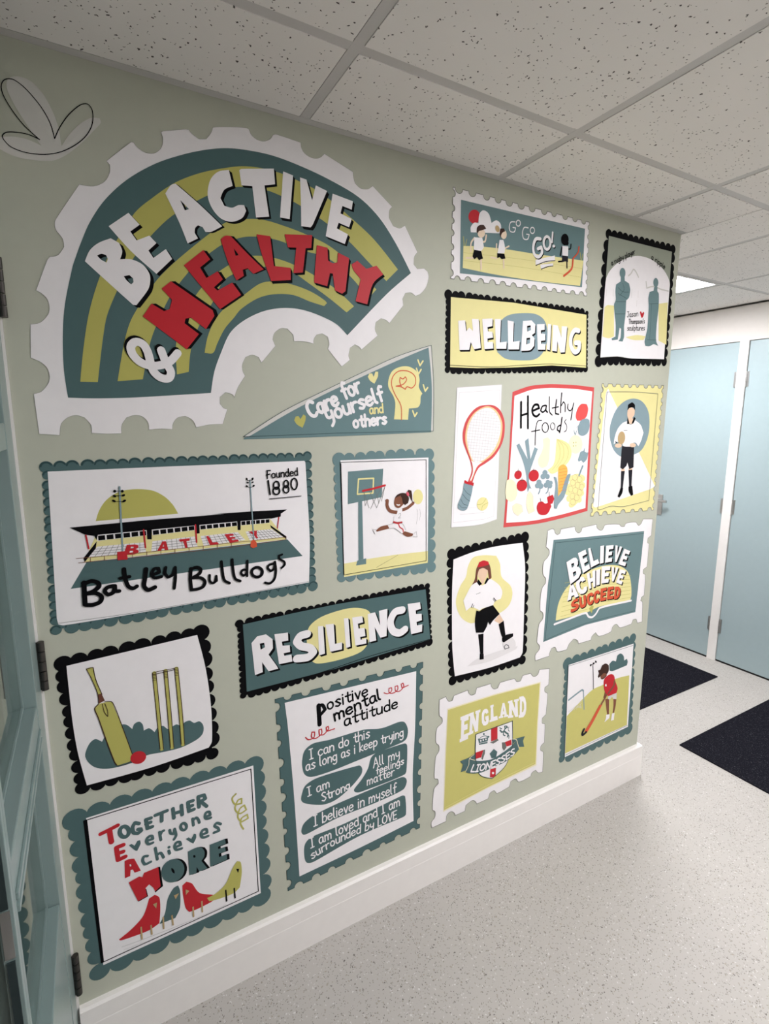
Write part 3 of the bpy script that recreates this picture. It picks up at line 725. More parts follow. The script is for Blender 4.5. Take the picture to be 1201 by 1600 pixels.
s.part('figure_line', GREYLINE, 8, ST('635,868 720,845 785,855 822,922', 2.5), ST('652,907 700,900 780,958', 2.5), ST('510,918 478,912 500,962', 2.5), ST('905,958 930,935 938,992 900,990', 2.5), ST('745,755 765,745 765,770 742,795 768,792', 3), ST('935,700 945,760 930,860', 2), ST('965,700 972,760 960,820', 2), parent=fg)
s.part('smile', WHITE, 6, FL('722,650 742,655 765,652 755,668 732,665'), parent=fg)

# running race stamp
s = Sticker('B1', '580,880', 'wide white perforated stamp sticker of three runners on a track, top row of the mural')
p = stamp_path('82,108 1105,372 1085,925 66,795', (12, 8, 13, 7), .26)
s.part('stamp_border', WHITE, 1, poly([p])); s.part('stamp_edge_line', GREYLINE, 2, ribbon(p, 0.0016, True))
s.part('panel', BLUETEAL, 2, FL('142,203 600,312 1072,420 1050,860 560,800 135,755', False))
s.part('track', LEMON, 3, FL('160,550 300,555 500,578 700,610 1060,660 1035,850 700,812 400,765 155,715'))
s.part('track_lines', OLIVE, 4, ST('160,600 600,650 1050,720', 2), ST('160,660 600,710 1040,785', 2))
s.part('sun', RED, 3, EL(242,330,44,52)); 
s.part('cloud', WHITE, 4, FL('215,448 214,410 240,376 272,380 280,310 310,283 350,310 370,378 408,358 440,390 442,456', thr=60))
s.part('grass_blades', OLIVE, 4, ST('165,550 160,480',6), ST('175,550 185,500',5), ST('1040,655 1035,600',6), ST('1046,655 1055,610',5))
f = s.part('runner_figure', FAIR, 5, EL(293,455,28,34), ST('305,520 322,515 330,470',14), ST('242,490 216,530 215,592',14), ST('290,650 292,725',16), ST('235,640 182,640',14), label='first runner, skin')
s.part('hair', DARKBROWN, 6, FL('258,445 262,410 285,393 312,394 330,422 300,432 275,440 268,455'), parent=f)
s.part('shirt', WHITE, 6, FL('240,485 300,490 312,560 290,588 235,578'), parent=f)
s.part('shorts', BLACK, 7, FL('240,580 290,588 305,645 275,657 260,635 240,652 227,630', thr=30), parent=f)
f = s.part('runner_figure', FAIR, 5, EL(462,465,22,34), ST('465,572 500,552',12), ST('408,535 406,580',11), ST('460,645 462,716',13), ST('410,645 365,635',12), label='second runner, skin')
s.part('hair', DARKBROWN, 6, FL('436,420 462,420 472,440 448,455 438,490 430,455'), parent=f)
s.part('ponytail', TAN, 6, EL(414,422,16,26,-15), parent=f)
s.part('shirt', WHITE, 6, FL('430,505 458,505 470,560 466,606 414,606'), parent=f)
s.part('shorts', BLACK, 7, FL('412,605 465,610 474,645 445,650 430,635 412,642', thr=30), parent=f)
f = s.part('runner_figure', BLACK, 5, EL(920,502,28,44), EL(936,530,12,16), ST('898,560 886,622',12), ST('945,575 962,570 966,538',11), ST('935,668 936,715',12), ST('902,665 872,668',12), label='third runner, dark skin')
s.part('shirt', WHITE, 6, FL('900,550 945,555 942,626 899,622'), parent=f)
s.part('shorts', CHARCOAL, 7, FL('900,622 942,630 942,672 920,667 895,674', thr=30), parent=f)
s.part('finish_tape', ORANGE, 6, ST('912,775 970,722 980,650', 17), ST('980,645 1018,600 1025,558', 12))
s.part('lettering', WHITE, 5, ST('545,370 515,372 503,405 510,440 540,445 550,415 530,412',8), ES(570,380,16,22,8), ST('645,415 615,412 602,450 610,495 640,500 652,465 632,462',8), ES(676,434,16,23,8), label='thin white word written twice')
big = [ST('735,498 700,500 682,560 692,615 722,632 748,600 742,560 718,572', 26), ES(785,528,25,48,22), ST('828,450 822,522', 18), EL(836,552,10,11)]
L = s.part('lettering', WHITE, 6, *big, label='bold white word with black edge')
u = unit('750,550')
s.part('printed_side', BLACK, 5, [shift(q, 8*u, -7*u) for q in big]+[shift(q, 4*u, -4*u) for q in big], parent=L)
s.part('underline', WHITE, 5, FL('700,655 845,622 845,660 700,692', False), FL('735,690 832,680 830,700 740,720', False)); s.part('underline_edge', BLACK, 6, ST('702,697 775,668 846,661', 6), ST('742,725 790,706 830,701', 6))

# WELLBEING panel
s = Sticker('B3', '580,650', 'black scalloped sticker with white WELLBEING lettering on pale yellow')
b, _ = scallop('95,95 1092,225 1085,628 85,640', (24, 13, 27, 12))
s.part('scalloped_border', BLACK, 1, b)
s.part('panel', LEMON, 2, FL('110,112 560,152 1088,240 1085,622 840,605 560,620 300,625 105,618', False))
s.part('panel_line', BLACK, 3, ST('105,604 400,616 640,603 840,595 1088,610', 4))
s.part('oval', BLUE, 3, FL('445,510 440,400 460,300 520,245 620,228 720,235 780,275 805,350 800,450 760,530 700,565 580,568 500,555'), label='blue-grey oval')
letters('white_letter', WHITE, BLACK, 4, [('B3',t,hh) for t,hh in (
 ('@G1 150,212 258,205 275,380 322,318 382,375 362,182 470,186 503,640 398,658 345,545 322,668 170,670',()),
 ('335,270 410,266 408,322 372,330 376,360 408,362 412,405 372,412 374,437 412,435 414,483 350,488',()),
 ('425,270 470,270 462,440 512,433 508,485 435,485',()), ('518,280 562,290 556,435 605,428 600,490 522,490',()),
 ('628,285 690,280 718,310 715,370 692,387 712,410 708,465 680,495 615,500',('658,320 683,316 686,350 660,362','654,408 680,405 678,445 652,455')),
 ('730,308 785,306 785,348 758,352 758,375 788,378 788,425 758,428 760,450 790,452 788,492 735,492',()),
 ('808,305 832,308 822,495 800,490',()), ('845,312 880,318 906,405 908,322 948,325 930,510 898,512 876,430 872,505 838,500',()))], (9,12))
gp = ST('1030,355 1000,352 975,400 975,465 1000,508 1030,492 1034,442 1008,442', 36)
L = s.part('white_letter', WHITE, 5, gp); u = unit('1000,430')
s.part('printed_side', BLACK, 4, [shift(gp, 8*q*u, -10*q*u) for q in (.5, 1)], parent=L)

# sculptures stamp
s = Sticker('B2', '430,1450', 'black scalloped sticker with two teal statue silhouettes under an arch, top right corner')
b, _ = scallop('190,165 835,318 750,1440 95,1425', (12, 13, 12, 11))
s.part('scalloped_border', BLACK, 1, b)
s.part('panel', SAGEDARK, 2, FL('196,183 825,342 745,1418 420,1410 280,1390 108,1400', False))
s.part('arch', WHITE, 3, FL('162,640 200,540 290,450 420,392 520,387 640,432 740,522 795,620 803,680 745,1416 420,1408 280,1388 110,1398', thr=40), label='white arch')
for o in ('150,900 180,876 245,882 245,1190 190,1207 130,1190','690,862 782,850 768,1272 690,1230','360,1197 470,1175 560,1187 540,1225 440,1225'): s.part('hill', LEMON, 4, FL(o))
s.part('skyline', MIST, 4, ST('390,582 415,560 440,520 465,545 490,597', 16), ST('565,640 572,706 640,690 720,720 790,736', 14), *[ST(t,4) for t in ('170,720 168,790','240,720 238,790','425,715 420,800','488,735 486,800','475,830 472,890')])
f = s.part('statue_figure', BLUETEAL, 5, EL(330,556,29,52), FL('312,590 350,590 352,632 395,660 406,720 396,795 366,830 360,960 345,1090 345,1190 330,1240 288,1236 310,1200 315,1112 300,1102 282,1220 225,1228 220,1210 258,1190 262,1080 250,960 245,870 262,820 258,740 265,670 310,640'), label='teal standing statue, arms folded')
for t in ('285,700 330,742 392,745','330,660 345,720 300,780','262,842 365,842','255,965 358,965','285,760 372,812'): s.part('fold_line', TEALDARK, 6, ST(t, 4), parent=f)
f = s.part('statue_figure', BLUETEAL, 5, EL(662,652,25,47), FL('645,695 680,695 678,735 692,765 690,900 670,1080 665,1230 687,1285 640,1267 600,1287 558,1285 550,1240 578,1100 590,900 588,800 600,745 640,732'), label='teal standing statue in a long gown')
for t in ('598,865 685,860','620,860 600,1215','575,1222 668,1225'): s.part('fold_line', TEALDARK, 6, ST(t, 3.5), parent=f)
s.part('heart', RED, 5, FL('503,945 514,936 523,962 538,942 548,955 532,1000 518,1004'))
s.part('lettering', BLACK, 5, TX('a rugby player', '218,482 330,425 458,360', 52, 8.5), TX('a ripple', '612,412 690,470 752,520', 52, 8.5), label='black caption along the arch')
s.part('lettering', BLACK, 5, TX('Jason', '375,998 488,985', 55, 7), TX("Thompson's", '390,1064 552,1058', 48, 7), TX('sculptures', '375,1130 552,1128', 50, 7), label='black handwritten note')

# tennis sticker
s = Sticker('B4', '320,1470', 'narrow white sticker with a red tennis racket and a yellow ball')
o = '150,100 598,70 548,1415 400,1465 240,1487 92,1497'
s.part('panel', WHITE, 1, FL(o, thr=40)); s.part('panel_line', PALEGREY, 2, ST(o, 4, True, True, 40), ST('172,150 580,125 515,1385 420,1415 110,1450', 3, True, False))
r = s.part('racket_frame', BLUSH, 3, FL('430,275 520,280 590,340 625,450 620,580 590,680 520,790 430,860 370,900 330,970 303,1055 258,1042 290,960 295,900 275,820 240,730 210,640 208,540 240,430 300,340 360,292'), label='red racket frame')
s.part('frame_lining', APRICOT, 4, FL('420,292 490,294 555,345 600,450 595,570 565,680 495,778 405,846 350,890 312,985 292,1032 276,1028 304,960 306,900 292,830 258,730 233,640 235,540 265,435 325,350'), parent=r)
s.part('throat', WHITE, 5, FL('290,830 330,845 400,845 345,895 305,985 288,1030 278,1026 306,950 308,890', thr=30), parent=r)
bed = '425,306 492,312 550,370 585,470 572,590 520,715 440,805 370,842 318,838 290,795 258,690 248,560 285,430 345,345'
s.part('string_bed', WHITE, 5, FL(bed), parent=r)
B = smooth(pts(bed), True); g = []
def clipped(a, b):
    T = []
    for i in range(len(B)):
        p, q = B[i], B[(i+1) % len(B)]
        d = (b[0]-a[0])*(q[1]-p[1])-(b[1]-a[1])*(q[0]-p[0])
        if abs(d) < 1e-12: continue
        t = ((p[0]-a[0])*(q[1]-p[1])-(p[1]-a[1])*(q[0]-p[0]))/d; k = ((p[0]-a[0])*(b[1]-a[1])-(p[1]-a[1])*(b[0]-a[0]))/d
        if 0 <= k <= 1: T.append(t)
    if len(T) >= 2: g.append(ribbon([lerp(a, b, min(T)), lerp(a, b, max(T))], 0.0009))
for k in range(19):
    t = pts('%d,%d %d,%d' % (200+k*28, 250, 120+k*28, 900)); clipped(*t)
    t = pts('%d,%d %d,%d' % (200, 320+k*29, 640, 360+k*29)); clipped(*t)
s.part('strings', PALEGREY, 6, g, parent=r)
s.part('collar', RED, 6, FL('224,1022 250,1040 316,1050 312,1082 220,1055', False), parent=r)
s.part('grip', BLUE, 5, FL('218,1055 308,1080 290,1180 250,1310 210,1330 165,1312 155,1272 200,1160', thr=60), parent=r)
s.part('grip_lines', TEALDARK, 6, ST('212,1105 245,1150 288,1180',4), ST('200,1160 240,1210 275,1235',4), ST('185,1215 215,1265 255,1275',4), ST('165,1265 200,1300 245,1300',3), parent=r)
bl = s.part('ball', LEMON, 4, EL(404,1262,56,68,15)); s.part('ball_seam', OLIVE, 5, ST('352,1270 400,1260 440,1205',4), ST('395,1325 405,1280 458,1250',4), parent=bl)
s.part('ground_lines', PALEGREY, 3, ST('180,1365 300,1360 420,1345',3), ST('260,1305 345,1298',2))

# healthy foods sticker
s = Sticker('C1', '480,1500', 'tall red framed sticker crowded with fruit and vegetables under black handwriting')
s.part('frame', BLUSH, 1, FL('135,150 300,92 420,75 550,68 800,80 985,103 950,700 915,1388 700,1450 400,1520 40,1560 90,950', thr=30), label='red frame')
s.part('panel', WHITE, 2, FL('155,190 320,130 430,113 560,108 800,120 965,145 925,720 893,1358 650,1425 350,1490 68,1512 110,900', thr=30))
s.part('lettering', BLACK, 5, ST('222,255 220,520',26), ST('293,195 293,528',24), ST('222,395 293,372',22), ST('345,345 408,318 398,285 362,285 338,330 348,385 380,405 410,382',24), ST('478,290 442,300 425,345 448,360 475,335 484,292 480,340 495,360',17), ST('515,200 514,300 520,360 545,390',12), ST('590,230 580,320 580,375 612,382',15), ST('545,318 608,305',13), ST('645,160 635,270 632,365',13), ST('635,300 662,252 680,280 680,355',12), ST('710,275 708,325 735,345 760,310',11), ST('768,265 752,360 740,440',12), label='black word, first line')
s.part('lettering', BLACK, 5, ST('435,445 395,455 376,520 370,620 368,703',10), ST('330,562 415,545',11), ES(473,520,33,50,10), ES(550,507,23,36,7), ST('648,415 636,500 622,572',15), ST('632,495 605,510 598,545 622,560',15), ST('690,435 672,460 695,500 690,550 668,566',8), label='black word, second line')
f = s.part('leek', BLUE, 4, FL('172,705 203,685 290,850 262,660 298,630 320,850 362,725 397,742 340,900 312,990 305,1090 330,1160 310,1150 290,1195 280,1100 272,1000 240,870', thr=30), label='blue-grey leek')
s.part('squash', CREAM, 3, FL('450,640 500,620 525,650 520,740 515,850 492,920 440,942 405,910 400,850 430,790 452,720'), label='pale squash'); s.part('squash_line', PALEGREY, 4, ST('460,640 500,622 524,650 520,740 512,850 490,920 440,940',2))
bn = s.part('banana_bunch', LEMON, 4, FL('590,635 610,640 660,655 720,695 748,780 732,850 680,920 600,980 540,1002 495,962 550,920 575,850 585,740'))
s.part('banana_lines', OLIVE, 5, ST('600,645 660,720 660,830 590,940',3), ST('605,645 700,720 705,830 640,930',3), ST('598,650 628,760 610,870 545,960',3), parent=bn)
c = s.part('corn_cob', CORN, 5, FL('608,950 625,920 662,905 698,930 706,980 690,1060 655,1160 605,1238 608,1100'))
s.part('kernel_lines', ORANGE, 6, *[ST('615,%d 660,%d 695,%d' % (y, y-10, y-16),2.5) for y in range(960, 1200, 32)], parent=c)
s.part('husk', BLUE, 6, FL('560,1030 588,1040 600,1100 605,1238 640,1190 680,1060 705,1010 738,1002 715,1080 670,1240 610,1320 592,1365 565,1362 565,1250 580,1120'), parent=c)
for cx, cy, rx, ry in ((190,1012,38,46),(230,1122,54,62),(353,1020,53,62)):
    t = s.part('tomato', RED, 5, EL(cx,cy,rx,ry,15)); s.part('tomato_stalk', TEALDARK, 6, ST('%d,%d %d,%d' % (cx-4, cy-ry+4, cx+3, cy-ry-16),4), ST('%d,%d %d,%d' % (cx-14, cy-ry+10, cx+18, cy-ry+6),4), parent=t)
for o, k in (('490,1245 550,1218 566,1262 545,1312 505,1318','520,1245 510,1190'),('400,1302 440,1290 475,1312 520,1290 535,1340 500,1412 450,1432 402,1412 385,1350','430,1300 420,1255')):
    t = s.part('apple', RED, 6, FL(o)); s.part('apple_stalk', TEALDARK, 7, ST(k,5), parent=t)
t = s.part('broccoli', BLUE, 5, *[EL(x,y,r_,r_*1.1) for x,y,r_ in ((470,990,26),(450,1030,26),(495,1030,24),(408,1090,26),(392,1125,24),(425,1128,28),(500,1090,24),(480,1120,24),(520,1125,26),(530,1095,20))], ST('425,1130 415,1180 402,1210',14), ST('505,1130 500,1180 480,1205',14), label='blue-grey broccoli')
gr = s.part('grape_bunch', LEMON, 4, FL('740,1022 800,1002 865,1012 870,1150 845,1260 770,1345 730,1320 705,1200 700,1150 728,1090'), *[EL(x,y,28,34) for x,y in ((735,1050),(860,1050),(862,1120),(720,1140),(705,1190),(850,1200),(720,1260),(825,1270),(745,1320))])
s.part('grape_lines', TAN, 5, *[ES(x,y,26,32,3) for x,y in ((780,1040),(830,1060),(760,1095),(810,1120),(850,1140),(735,1160),(785,1175),(830,1195),(755,1235),(800,1250),(760,1295))], parent=gr)
s.part('grape_stalk', BLUE, 5, ST('862,922 825,1018',22), parent=gr)
s.part('fig', BLUE, 5, FL('813,855 840,772 870,762 885,722 882,770 905,780 922,775 905,850 870,888 850,862 820,875', thr=40), label='blue-grey fig')
s.part('beetroot', CORAL, 4, FL('850,275 905,278 920,330 900,410 850,445 805,448 790,400 812,320'), label='coral red beetroot')
s.part('plum', BLUE, 5, FL('850,442 900,425 932,442 935,510 910,580 860,608 822,590 812,530 830,470'), ST('800,520 815,500',5), ST('770,550 785,595 800,555',8), label='blue-grey plum')
s.part('melon', CREAM, 3, EL(790,695,72,98)); s.part('melon_dots', OLIVE, 4, *[EL(x,y,5,7) for x,y in ((768,678),(793,675),(766,712),(792,710))])
s.part('pear', CREAM, 4, FL('58,1180 72,1070 118,1058 165,1100 182,1200 160,1270 110,1292 65,1262')); 
s.part('mushrooms', CREAM, 3, FL('130,1340 170,1310 230,1330 240,1395 190,1440 140,1400'), FL('275,1330 285,1220 310,1180 345,1230 350,1330 365,1390 300,1420')); s.part('mushroom_lines', PALEGREY, 4, ST('130,1340 170,1310 230,1330 240,1395 190,1440 140,1400',2,True), ST('275,1330 285,1220 310,1180 345,1230 350,1330 365,1390 300,1420',2,True), ST('180,1270 210,1255 240,1280 240,1320',2))

# rugby boy stamp
s = Sticker('C2', '400,1500', 'yellow perforated stamp sticker of a boy in black shorts holding a rugby ball')
p = stamp_path('200,130 840,150 735,1445 80,1510', (8, 14, 7, 13), .27)
s.part('stamp_border', LEMON, 1, poly([p])); s.part('stamp_edge_line', GREYLINE, 2, ribbon(p, 0.0018, True))
s.part('light_wedge', WHITE, 2, FL('262,180 600,880 750,1200 700,1228 400,1330 130,1420 105,1405 175,800 240,225', False))
s.part('panel_line', GREYLINE, 5, ST('250,215 500,215 780,235 685,1345 420,1410 290,1405 180,1442 155,1440', 5, True, True, 30))
s.part('oval', BLUE, 3, FL('530,285 620,320 680,420 692,560 670,700 610,820 520,870 400,890 320,820 280,690 285,560 340,410 430,315'), label='blue-grey oval')
f = s.part('player_figure', PEACH, 4, FL('466,400 500,375 540,400 535,450 512,490 530,500 512,550 480,548 470,500 460,450'), label='face of the rugby boy')
for q in (EL(365,775,36,22), EL(515,770,32,22)): s.part('hand', PEACH, 7, q, parent=f)
for q in (FL('400,1015 435,1015 432,1042 395,1042'), FL('475,1010 515,1005 510,1030 472,1035')): s.part('knee', PEACH, 4, q, parent=f)
s.part('hair', BLACK, 5, FL('462,408 468,350 510,325 540,352 542,412 522,378 482,384'), parent=f)
s.part('jersey', WHITE, 5, FL('455,520 480,552 510,552 542,510 600,560 628,640 605,720 575,782 548,745 520,745 500,785 420,780 400,740 350,738 318,762 330,680 360,600 410,540'), parent=f)
s.part('collar', BLACK, 6, FL('464,480 482,548 456,550', False), FL('530,475 546,490 522,545 504,545', False), ST('425,617 460,615',4), ST('335,735 350,745',10), parent=f)
bl = s.part('ball', TAN, 6, EL(398,695,38,68,5), parent=f)
s.part('shorts', CHARCOAL, 5, FL('405,780 530,785 525,1000 482,1020 462,950 450,985 415,1022 387,1005', thr=30), parent=f)
s.part('socks', CHARCOAL, 6, FL('395,1040 433,1038 412,1215 392,1215', False), FL('472,1030 511,1025 503,1200 480,1205', False), parent=f)
s.part('boots', BLACK, 7, FL('390,1212 415,1216 405,1270 378,1315 358,1305'), FL('473,1202 510,1192 520,1285 500,1296 475,1250'), parent=f)

# football girl stamp
s = Sticker('C3', '480,1480', 'black scalloped sticker of a girl with one boot on a football')
b, _ = scallop('140,330 825,170 805,1310 160,1495', (10, 12, 10, 14))
s.part('scalloped_border', BLACK, 1, b)
s.part('panel', WHITE, 2, FL('165,380 350,310 560,258 805,225 828,450 820,800 805,1235 780,1285 500,1380 178,1460 155,1200 152,700', thr=40))
s.part('blob', LEMON, 3, FL('300,440 350,360 450,340 560,345 595,420 610,540 690,620 710,700 680,800 600,870 400,950 320,968 240,920 195,830 190,740 230,620 280,540'), label='pale yellow blob')
s.part('ground', FAINT, 3, FL('290,1370 380,1300 600,1220 760,1180 740,1210 500,1320'), label='pale grey ground patch')
f = s.part('player_figure', PEACH, 4, FL('388,480 430,455 485,470 475,520 458,560 440,607 420,602 415,570 390,530'), FL('540,945 590,885 627,945 590,972'), label='skin of the football girl')
s.part('leg', WHITE, 4, FL('395,1050 445,1045 443,1070 393,1075'), parent=f)
s.part('hair', HAIR, 5, FL('330,622 362,560 374,470 400,415 470,400 502,440 516,545 492,572 482,480 440,458 402,470 386,520 384,590'), parent=f)
s.part('hair_band', RED, 6, FL('385,450 400,405 440,388 485,398 492,425 440,442'), parent=f)
s.part('jersey', WHITE, 6, FL('385,585 330,620 280,710 255,760 280,855 325,820 372,832 405,850 430,832 530,802 545,765 602,740 615,680 590,620 520,565 488,562 450,610 420,617'), parent=f)
s.part('collar', BLACK, 7, FL('392,560 427,605 402,622 380,592', False), FL('475,545 492,560 462,605 448,602', False), ST('328,822 340,790',8), ST('342,826 352,800',5), ST('535,735 555,760',8), ST('528,745 548,770',5), ST('372,700 412,685',3), parent=f)
s.part('shorts', BLACK, 7, FL('375,850 400,857 440,832 528,800 590,882 530,942 500,985 482,955 470,1000 440,1055 372,1055 362,950', thr=40), parent=f)
s.part('socks', BLACK, 5, FL('583,977 628,945 645,1075 615,1100 598,1050'), FL('393,1072 441,1065 440,1250 412,1250'), parent=f)
s.part('boots', BLACK, 6, FL('612,1105 640,1078 715,1062 715,1090 630,1146 615,1135'), FL('408,1250 442,1250 443,1300 405,1306'), parent=f)
bl = s.part('football', FAINT, 4, EL(680,1165,60,70)); s.part('ball_line', CHARCOAL, 5, ST('650,1165 672,1175 678,1195 640,1208 632,1185',6,True,False), parent=bl)

# believe achieve succeed stamp
s = Sticker('C4', '560,1190', 'white perforated stamp sticker with a striped half sun and three stacked words on teal')
o = ('150,175 145,240 135,330 160,350 165,390 145,430 115,465 105,520 108,590 130,620 130,665 100,710 85,780 78,920 105,945 105,1000 70,1050 50,1220 72,1250 70,1290 35,1340 35,1395 165,1350 165,1330 185,1280 220,1268 243,1310 330,1290 350,1240 395,1190 430,1205 440,1235 555,1200 565,1165 600,1130 632,1165 740,1125 760,1075 795,1052 830,1085 935,1050 950,1010 980,1005 990,1040 1035,1030 1040,850 1022,830 1028,800 1055,780 1065,590 1045,575 1045,540 1080,515 1100,300 1085,285 1090,245 1120,220 1135,65 1045,65 1025,110 1000,125 975,95 885,105 870,135 840,135 820,115 690,120 665,165 640,170 612,145 608,115 475,145 460,185 435,195 410,170 405,135 275,160 265,200 240,212 220,195 210,165 190,158')
s.part('stamp_border', WHITE, 1, FL(o, thr=60)); s.part('stamp_edge_line', GREYLINE, 2, ST(o, 4, True, True, 60))
s.part('panel', BLUETEAL, 2, FL('205,262 600,225 1055,178 1015,550 972,938 500,1060 108,1220 150,700', False))
s.part('panel_line', TEALDARK, 3, ST('225,288 600,250 1052,200',4), ST('222,285 180,700 125,1195',4), ST('115,1205 500,1045 970,925',3))
s.part('half_sun', LEMON, 3, FL('225,1018 235,930 260,830 320,720 420,620 560,540 700,500 820,505 900,560 930,660 935,780 922,832 640,885 520,940'))
s.part('sun_rays', OLIVE, 4, *[ST('%d,%d %d,%d' % (270+k*6, 980-k*45, 560+k*40, 900-k*50),3) for k in range(8)], *[ST('%d,%d %d,%d' % (925, 800-k*34, 700, 840-k*40),3) for k in range(7)])
s.part('book_edge', WHITE, 5, ST('212,1052 350,1000 505,945 530,978 565,985 600,955 640,897 930,830', 20)); s.part('book_fold', OLIVE, 6, FL('535,905 560,875 580,880 560,950', False))
def words(rows, m, lm, layer, off, nm):
    for ch, q in rows:
        L = s.part(nm, m, layer+1, BL(ch, q))
        s.part('printed_side', lm, layer, BL(ch, q, off), BL(ch, q, (off[0]/2, off[1]/2)), parent=L)
words([('B','322,470 425,405 468,590 358,678'),('E','430,385 502,350 545,528 478,572'),('L','525,340 572,325 632,478 552,520'),('I','640,318 675,312 670,475 635,485'),('E','695,315 765,308 748,463 685,475'),('V','782,310 845,325 806,465 762,470'),('E','865,342 920,365 872,508 808,488')], WHITE, BLACK, 7, (10,12), 'white_letter')
words([('A','342,690 400,650 440,788 330,834'),('C','398,642 488,588 528,742 436,788'),('H','512,578 594,540 594,698 536,722'),('I','602,545 640,530 635,680 602,690'),('E','655,510 737,508 717,660 650,670'),('V','750,510 812,520 778,650 738,650'),('E','828,535 882,550 840,680 788,660')], WHITE, BLACK, 5, (9,10), 'white_letter')
words([('S','365,840 437,798 442,910 362,945'),('U','440,800 502,775 512,880 450,908'),('C','510,770 577,745 577,860 518,878'),('C','578,745 637,725 632,845 578,860'),('E','645,720 702,705 692,825 640,835'),('E','712,705 767,695 762,810 703,822'),('D','780,700 837,698 820,810 768,817')], ORANGE, BLACK, 5, (7,8), 'red_letter')

# RESILIENCE panel
s = Sticker('D4', '600,560', 'black scalloped sticker with white RESILIENCE lettering on teal')
b, _ = scallop('55,270 1118,58 1132,375 72,682', (27, 11, 27, 13))
s.part('scalloped_border', BLACK, 1, b)
s.part('panel', TEAL, 2, FL('70,275 350,212 600,160 1108,75 1135,360 600,525 92,657 82,450', False))
s.part('panel_line', BLACK, 3, ST('95,667 500,552 800,452 1135,358', 4))
s.part('oval', LEMON, 3, FL('440,300 500,240 600,200 700,180 780,195 802,250 785,370 740,430 620,475 500,497 460,480 435,400'), label='pale yellow oval')
letters('white_letter', WHITE, BLACK, 4, [('D4',t,hh) for t,hh in (
 ('118,380 150,342 200,330 238,358 240,410 215,445 262,510 270,525 215,540 178,488 182,545 138,562 128,470',('165,383 190,378 195,403 170,418',)),
 ('248,330 325,320 327,365 290,372 295,395 335,392 338,430 300,438 305,452 345,445 350,485 275,500',()),
 ('495,285 525,282 535,440 502,450',()), ('538,275 585,270 592,385 632,375 632,415 565,430',()), ('642,240 668,238 680,400 655,408',()),
 ('690,235 747,226 752,262 722,270 726,298 760,293 765,340 735,345 738,362 770,352 770,382 708,395',()),
 ('778,215 820,205 848,280 842,197 890,185 885,340 850,350 818,290 826,365 788,375',()),
 ('1005,158 1075,148 1080,185 1050,195 1052,215 1084,213 1086,250 1055,260 1058,280 1088,273 1086,315 1025,330',()))], (11,11))
for t, wd in (('435,328 395,340 375,372 400,397 450,408 470,432 440,460 375,468',44), ('975,192 932,205 907,260 922,310 960,322 990,302',42)):
    q = ST(t, wd); u = unit('500,400'); L = s.part('white_letter', WHITE, 5, q)
    s.part('printed_side', BLACK, 4, [shift(q, 10*k*u, -11*k*u) for k in (.5, 1)], parent=L)

# cricket stamp
s = Sticker('E4', '600,1130', 'black scalloped sticker with a cricket bat, red ball and three stumps')
b, _ = scallop('110,320 1010,120 1085,900 245,1120', (9, 9, 10, 11))
s.part('scalloped_border', BLACK, 1, b)
s.part('panel', WHITE, 2, FL('140,332 985,132 1040,350 1075,600 1080,820 1060,860 700,985 272,1105 215,900 180,700 155,480', thr=40))
s.part('bush', TEAL, 3, FL('262,920 285,840 325,805 370,822 400,770 450,725 520,710 565,740 578,708 610,692 633,712 640,750 675,735 710,760 730,730 765,720 800,740 850,710 890,730 900,700 935,685 965,700 1000,690 1025,720 1020,770 980,810 880,860 760,890 660,910 560,960 420,995 320,985', thr=75))
bt_ = s.part('bat', OLIVE, 4, FL('320,610 350,580 400,565 438,565 448,600 500,720 565,900 550,950 470,975 450,950 400,820 340,660', thr=40), FL('268,350 290,342 312,340 330,420 382,550 350,580 340,510 300,410', thr=40), label='olive cricket bat')
s.part('bat_binding', HAIR, 5, FL('340,517 366,510 388,555 348,575', False), parent=bt_)
s.part('bat_line', DARKBROWN, 6, ST('345,580 322,608 345,665 400,820 450,950 465,972',6), ST('345,580 348,575 342,510 300,410 268,350 312,340 330,420 370,515',4), ST('388,560 438,567 500,720 565,900',4), ST('372,578 385,630 407,658 405,620 388,575',4), ST('470,975 520,968 550,950',3), parent=bt_)
q = s.part('stumps', OLIVE, 5, ST('707,378 733,640 756,868',24), ST('780,362 805,640 823,858',24), ST('850,348 878,640 893,838',24), label='three olive stumps')
s.part('stump_line', DARKBROWN, 6, *[ST(t,4) for t in ('696,378 722,640 745,868','719,378 745,640 767,868','769,362 794,640 812,858','791,362 817,640 834,858','839,348 867,640 882,838','861,348 890,640 904,838','696,378 740,365 780,358 820,350 860,340','700,388 860,350')], *[ST('%d,%d %d,%d' % (x, y+k*10, x+22, y+k*10-3),3) for x, y in ((697,385),(770,368),(841,353)) for k in range(5)], parent=q)
s.part('ball', RED, 6, EL(604,923,52,40,-20))

# positive mental attitude stamp
s = Sticker('D3', '560,1380', 'teal perforated stamp sticker with white handwriting in five teal speech shapes')
p = stamp_path('40,305 1012,60 990,1150 125,1565', (8, 10, 8, 11), .23)
s.part('stamp_border', TEAL, 1, poly([p])); s.part('stamp_edge_line', TEALDARK, 2, ribbon(p, 0.0016, True))
s.part('panel', WHITE, 2, FL('103,328 968,120 960,500 945,800 950,1105 600,1280 200,1470 165,950 125,500', thr=40))
s.part('heading', BLACK, 4, ST('325,345 332,470',28), ST('322,352 350,342 368,372 332,412',22), TX('ositive', '378,376 655,276', 76, 11), TX('mental', '425,450 738,302', 78, 13), TX('attitude', '488,484 850,357', 72, 11), label='black handwritten heading')
s.part('squiggle', RED, 4, ST('755,262 780,268 805,250 805,228 788,232 790,262 820,262 845,240 845,215 828,220 832,250 860,250 885,220 880,198 868,205 875,230 915,212', 6), label='red squiggle above right')
